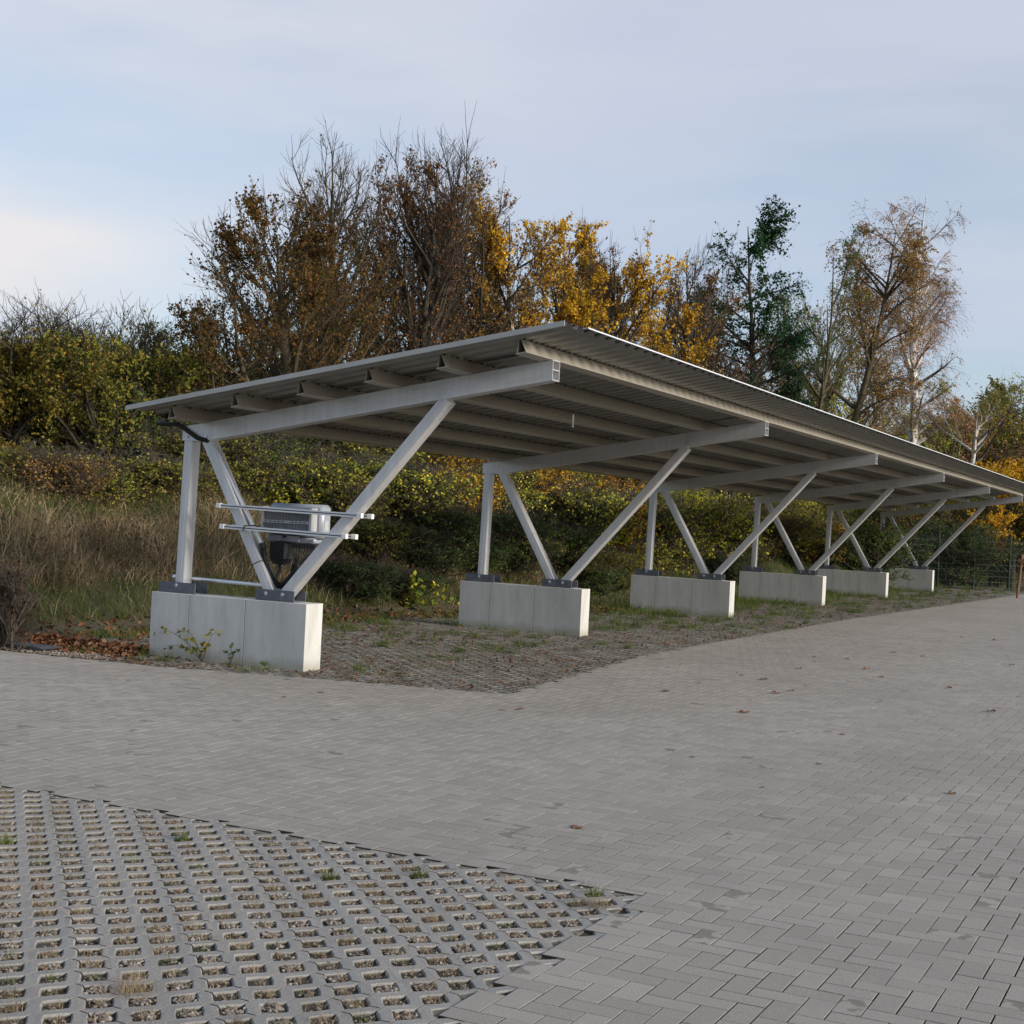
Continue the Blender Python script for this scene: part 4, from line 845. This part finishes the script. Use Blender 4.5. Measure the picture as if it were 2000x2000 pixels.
SH = [(-30, 830, 3.0, 2.0, 'OLIVE', 'olive shrub cut by the left edge'),
      (120, 855, 2.55, 0.8, 'TAN', 'orange-yellow shrub on the bank crest'),
      (185, 880, 2.55, 0.8, 'YGREEN', 'small yellow-green shrub right of the orange one'),
      (260, 850, 2.8, 1.3, 'OLIVE', 'olive green shrub left of the first post'),
      (350, 880, 2.55, 0.9, 'OLIVE', 'small olive shrub just behind the first post'),
      (420, 800, 2.8, 1.5, 'OLIVE', 'olive shrub between the first post and the inner brace'),
      (490, 880, 2.6, 1.0, 'YGREEN', 'yellow-green shrub above the inverter on its left'),
      (550, 870, 2.6, 1.3, 'GREEN', 'green shrub right above the inverter'),
      (470, 790, 3.4, 1.5, 'GREEN', 'tall green shrub behind the first rafter foot'),
      (610, 830, 2.6, 1.5, 'YGREEN', 'yellow-green shrub seen under the first rafter'),
      (660, 930, 1.9, 1.1, 'OLIVE', 'olive shrub right of the inverter'),
      (720, 850, 2.6, 1.5, 'GREEN', 'green shrub behind the long outer brace of the first support'),
      (730, 980, 1.3, 0.9, 'OLIVE', 'low olive shrub right of the outer brace'),
      (800, 900, 1.9, 1.3, 'YGREEN', 'yellowing shrub between the first and second support'),
      (800, 1010, 1.3, 0.9, 'DARK', 'dark low shrub between the first and second block'),
      (690, 1060, 0.75, 0.95, 'DARK', 'dark green bramble low beside the first block'),
      (780, 1090, 0.75, 0.8, 'DARK', 'low dark bramble with the yellow-leaved plant before it'),
      (870, 960, 1.3, 1.2, 'GREEN', 'green shrub left of the second post'),
      (880, 860, 2.6, 1.4, 'GOLD', 'golden shrub under the roof left of the second post'),
      (980, 960, 1.3, 1.2, 'GREEN', 'green shrub between second post and brace'),
      (1030, 870, 2.6, 1.4, 'GOLD', 'golden shrub above the second block'),
      (1090, 990, 1.3, 1.1, 'GREEN', 'green shrub behind the right end of the second block'),
      (1120, 900, 1.9, 1.3, 'YGREEN', 'yellow-green shrub crossed by the second outer brace'),
      (1190, 940, 1.9, 1.2, 'GOLD', 'golden shrub left of the third post'),
      (1200, 1040, 0.75, 0.8, 'OLIVE', 'small brownish shrub left of the third block'),
      (1290, 960, 1.3, 1.3, 'YGREEN', 'yellow-green shrub right of the third post'),
      (1340, 950, 1.3, 1.6, 'YGREEN', 'yellowing shrub behind the third inner brace'),
      (1400, 960, 1.8, 1.6, 'YGREEN', 'yellow-green shrub behind the third outer brace'),
      (1440, 1020, 1.2, 1.0, 'OLIVE', 'olive shrub left of the fourth block'),
      (1500, 960, 1.8, 1.6, 'ORANGE', 'orange-brown shrub behind the fourth inner brace'),
      (1550, 960, 1.8, 1.5, 'YGREEN', 'yellowing shrub between fourth brace and fifth post'),
      (1600, 990, 1.8, 1.3, 'GOLD', 'golden shrub beside the fifth post'),
      (1650, 980, 1.8, 1.5, 'OLIVE', 'olive shrub behind the fifth inner brace'),
      (1700, 1000, -46.0, 1.5, 'GREEN', 'green shrub left of the sixth post'),
      (1750, 940, -54.0, 1.9, 'ORANGE', 'orange shrub under the end of the roof'),
      (1795, 1000, -54.0, 1.6, 'DARK', 'dark shrub behind the farthest block'),
      (1860, 1000, -53.0, 2.0, 'DARK', 'big dark green bush right of the farthest block'),
      (1830, 930, -58.0, 2.2, 'YGREEN', 'yellow-green shrub right of the roof end support'),
      (1900, 960, -56.0, 2.2, 'ORANGE', 'orange-brown shrub behind the fence'),
      (1950, 960, -58.0, 2.2, 'RED', 'reddish shrub behind the fence near the right edge'),
      (2000, 970, -57.0, 2.2, 'OLIVE', 'olive shrub behind the fence at the right edge'),
      (1930, 870, -66.0, 2.8, 'OLIVE', 'tall olive shrub left of the bright yellow tree'),
      (1470, 900, 2.6, 2.0, 'OLIVE', 'tall olive shrub far behind the fourth support'),
      (1240, 900, 1.9, 1.6, 'OLIVE', 'brown-green shrub behind the third post'),
      (960, 880, 2.6, 1.3, 'YGREEN', 'yellow-leaved shrub right beside the second post'),
      (560, 760, 4.6, 1.8, 'DARK', 'dark shrub above the roof edge under the brown-leaved tree'),
      (700, 760, 4.6, 1.8, 'DARK', 'dark shrub above the first rafter'),
      (400, 720, 4.6, 1.7, 'GREEN', 'green shrub above the low end of the roof'),
      (640, 1010, 1.6, 1.0, 'OLIVE', 'olive shrub low behind the right end of the first block'), (850, 1040, 1.1, 0.9, 'GREEN', 'green shrub at the left end of the second block'),
      (740, 1020, 1.5, 1.0, 'OLIVE', 'dry olive shrub on the slope between the first two blocks'), (920, 1030, 1.2, 0.9, 'GREEN', 'green shrub just behind the second block'), (1010, 1020, 1.4, 1.0, 'OLIVE', 'olive shrub behind the second block'),
      (1130, 1040, 1.0, 0.9, 'OLIVE', 'olive shrub between the second and third block'), (1170, 1080, 0.6, 0.7, 'GREEN', 'low green shrub touching the left end of the third block'), (1260, 1030, 1.2, 1.0, 'YGREEN', 'yellowish shrub just behind the third block'),
      (1420, 1060, 0.9, 0.9, 'DARK', 'low dark shrub between the third and fourth block'), (1160, 980, 2.0, 1.1, 'YGREEN', 'yellowish shrub left of the third post'), (1010, 940, 3.2, 1.3, 'YGREEN', 'yellow-green shrub between the second brace and the trees'),
      (560, 800, 4.2, 1.7, 'YGREEN', 'tall yellow-green shrub between the trees, above the inverter'), (650, 790, 4.2, 1.6, 'OLIVE', 'tall olive shrub under the first rafter, behind the green ones'), (740, 800, 4.0, 1.6, 'YGREEN', 'tall yellowing shrub beside the top of the outer brace'),
      (830, 830, 3.8, 1.5, 'GOLD', 'tall golden shrub seen under the low roof edge of the first bay'), (910, 840, 3.8, 1.5, 'GOLD', 'tall golden shrub left of the top of the second post'), (1000, 850, 3.6, 1.4, 'GOLD', 'tall golden shrub right of the top of the second post'),
      (1080, 850, 3.6, 1.4, 'YGREEN', 'tall yellow-green shrub under the roof above the second block'), (1160, 870, 3.4, 1.4, 'GOLD', 'tall golden shrub behind the second outer brace'), (1240, 880, 3.4, 1.4, 'OLIVE', 'tall olive shrub at the top of the third post'),
      (1320, 900, 3.2, 1.4, 'YGREEN', 'tall yellow-green shrub at the top of the third inner brace'), (1520, 900, 3.0, 1.6, 'GOLD', 'tall golden shrub between the fourth and fifth post'), (1620, 900, 3.0, 1.6, 'YGREEN', 'tall yellow-green shrub at the top of the fifth post')]   # third number: depth into the bank, or minus the distance
rs = np.random.default_rng(8)
for i, (u, v, d, Rd, lf, lab) in enumerate(SH):
    d = drow(u, d) if d > 0 else -d
    pos, H = put(u, v, d); H = max(H, .5)*(rs.uniform(.78, 1.4) if 440 < u < 1700 and v < 960 else 1); pos = (pos[0], pos[1], pos[2]-.05)
    copyshrub(i, lab, pos, H, Rd*1.12, lf, rs.uniform(0, 6.28))
# far wood closing the view behind the tree line
fv = []; ff = []; k0 = 0
fp = []
for i in range(60):
    u = rs.uniform(1350, 2080); d = rs.uniform(80, 105); p = at(u, 900, d); Hh = rs.uniform(5.0, 8.0)*(1 if u > 1700 else .75)
    nn = 2600; th = rs.uniform(0, 2*np.pi, nn); ph = rs.uniform(0, 1, nn); rr = 2.6*np.sqrt(np.clip(1-(ph*1.3-.35)**2, .05, 1))*rs.uniform(.3, 1, nn)
    fp.append(np.stack([p[0]+np.cos(th)*rr, p[1]+np.sin(th)*rr, ph*Hh*(.8+.2*np.sin(th*3))], 1))
fp = np.concatenate(fp); V, Fb = leaves(fp, rs.uniform(.12, .3, len(fp)), rs)
stuff('far_wood', V, Fb, LM['OLIVE'], 'far olive and brown wood closing the view behind the tree line', 'wood')

# ------------------------------------------------------------------ small plants beside the blocks
def plant(name, label, pos, stems, lm, m, ls, nleaf, seed):
    rg = np.random.default_rng(seed); t = thing(name, label, 'plant', pos); P = []; C = []
    b = MB()
    for (dx, dy, h, bend) in stems:
        pts = spline([(0, 0, -.01), (dx*.35, dy*.35, h*.5), (dx, dy, h), (dx*1.3+bend, dy*1.3, h-abs(bend)*.2)], 5); b.tube(pts, [.004*(1-.7*i/len(pts)) for i in range(len(pts))], 5)
        pts = np.array(pts); k = rg.integers(len(pts)//4, len(pts), nleaf); C.append(pts[k]+rg.normal(0, ls*.35, (nleaf, 3)))
    b.build('stems', M_twig, t); C = np.concatenate(C); V, Fb = leaves(C, rg.uniform(.6, 1.2, len(C))*ls, rg, droop=.8); V2 = V
    link('leaves', mesh_np('leaves', V, [Fb]), LM[m], t); return t
plant('buddleia_seedling', 'spindly weed with drooping olive leaves against the first concrete block', (-1.20, -.10, 0), [(-.42, 0, .27, -.06), (-.22, .02, .29, -.10), (-.12, -.03, .22, -.05), (.12, .0, .30, .05), (.05, -.02, .18, .04), (-.32, .0, .14, -.10)], .06, 'OLIVE', .065, 9, 41)
plant('weed', 'small dark upright weed in front of the second seam of the first block', (-.84, -.10, 0), [(0, 0, .21, .01), (.05, .02, .15, .03), (-.05, 0, .13, -.03)], .03, 'DARK', .035, 12, 42)
plant('weed', 'tiny green weed at the right of the first block front', (-.42, -.08, 0), [(.02, 0, .05, .02), (-.03, 0, .05, -.02)], .02, 'GREEN', .03, 10, 43)
p = at(800, 1170, drow(800, .35)); plant('yellow_leaved_plant', 'low plant with large bright yellow leaves before the dark bramble between the blocks', (p[0], p[1], .05), [(.35, 0, .42, .2), (-.3, .1, .38, -.15), (.1, -.1, .5, .1), (.6, 0, .25, .15), (0, .1, .35, -.1)], .1, 'YGREEN', .11, 22, 44)
p = at(20, 1200, 16.3)
(V_, F_), cr_ = tree(77, .95, .28, tr=.03, base=.05, nl=12, ns=5, ntw=4, lift=.9, leaf=(1100, .035), prof='oval', stems=5, whips=6); place_tree('withered_shrub', 'withered dark brown shrub at the left edge at the foot of the bank', 'shrub', (p[0]-.1, p[1], .0), ((V_, F_), cr_), M_twig, leafmat('withered_leaves', [(.05, .03, .018), (.08, .045, .025), (.04, .03, .02)]))

# single leaves on the pavement
lv = [(627, 1352), (555, 1361), (1300, 1350), (1440, 1314), (1455, 1391), (1516, 1354), (1545, 1350), (1560, 1306), (1590, 1283), (1640, 1279), (1655, 1287), (1450, 1319), (1365, 1334), (1491, 1327), (1722, 1322), (1745, 1274), (1802, 1282), (1853, 1344), (1942, 1251), (1880, 1245), (1935, 1390), (1126, 1616), (1352, 1478), (1600, 1492), (1645, 1434), (1860, 1550), (1490, 1538), (1720, 1369), (1693, 1307), (1976, 1299), (1015, 1385), (830, 1250), (1590, 1292), (1835, 1252)]
M_leaf = leafmat('dry_leaf', [(.15, .075, .045), (.22, .12, .07), (.09, .05, .035)], .1, .2)
lp = []
for s in range(3):
    rg = np.random.default_rng(60+s); n = 16; an = np.linspace(0, 2*np.pi, n, endpoint=False); rad = .045*(.62+.38*np.abs(np.cos(an*2.5)))*rg.uniform(.85, 1.15, n)
    V = [(0, 0, .008)]+[(rad[i]*math.cos(an[i]), rad[i]*math.sin(an[i]), .006+.020*math.sin(an[i]*2+s)**2*rg.uniform(.4, 1.2)) for i in range(n)]
    f = [(0, 1+i, 1+(i+1) % n) for i in range(n)]; me = bpy.data.meshes.new('fallen_leaf'); me.from_pydata(V, [], f); me.materials.append(M_leaf); lp.append(me)
for i, (u, v) in enumerate(lv):
    D = at(u, v, 1.)-CAM; k = (CAM[2]-.004)/-D[2]; p = CAM+D*k
    o = bpy.data.objects.new('fallen_leaf', lp[i % 3]); col.objects.link(o); o.location = (p[0], p[1], .001); o.rotation_euler = (0, 0, rs.uniform(0, 6.28)); s = rs.uniform(.35, 1.15); o.scale = (s, s*rs.uniform(.6, 1), s*rs.uniform(.5, 1.3))
    tag(o, 'single dry brown leaf lying on the open grey pavement', 'leaf', 'dry leaves scattered on the pavement')

# ------------------------------------------------------------------ fence and tree stakes at the far right
M_fence = surf('green_fence', (.012, .03, .02), .5)
A = at(1690, 1080, 50.5); Bq = at(2040, 1110, 54); A[2] = float(terr(A[0], A[1])); Bq[2] = float(terr(Bq[0], Bq[1]))
fe = thing('mesh_fence', 'dark green wire mesh fence behind the bushes at the right', 'fence', (A[0], A[1], A[2]-.05))
dv = Bq-A; dv[2] = 0; ln = np.linalg.norm(dv); dv /= ln; npst = 6
for i in range(npst):
    q = dv*ln*i/(npst-1); b = MB(); b.tube([(q[0], q[1], -.1), (q[0], q[1], 1.95)], .032, 8); b.build('post', M_fence, fe)
for i in range(npst-1):
    b = MB(); q0 = dv*ln*i/(npst-1); q1 = dv*ln*(i+1)/(npst-1)
    for z in np.arange(.1, 1.9, .2): b.tube([(q0[0], q0[1], z), (q1[0], q1[1], z)], .003, 4, False)
    for t in np.linspace(0, 1, 40): q = q0*(1-t)+q1*t; b.tube([(q[0], q[1], .05), (q[0], q[1], 1.85)], .004, 3, False)
    b.build('mesh_panel', M_fence, fe, fix=False)
q = at(1988, 1130, 46.5); q[2] = float(terr(q[0], q[1]))
st = thing('tree_stake', 'pair of orange-brown wooden tree stakes at the right edge', 'stake', tuple(q))
for dx, l in ((0, .10), (.55, -.05)):
    b = MB(); b.tube([(dx, 0, -.05), (dx+l, 0, 1.35)], .042, 8); b.build('stake', M_wood, st)
b = MB(); b.box(-.02, .70, -.055, -.03, 1.12, 1.21, .004); b.build('crossbar', M_wood, st)
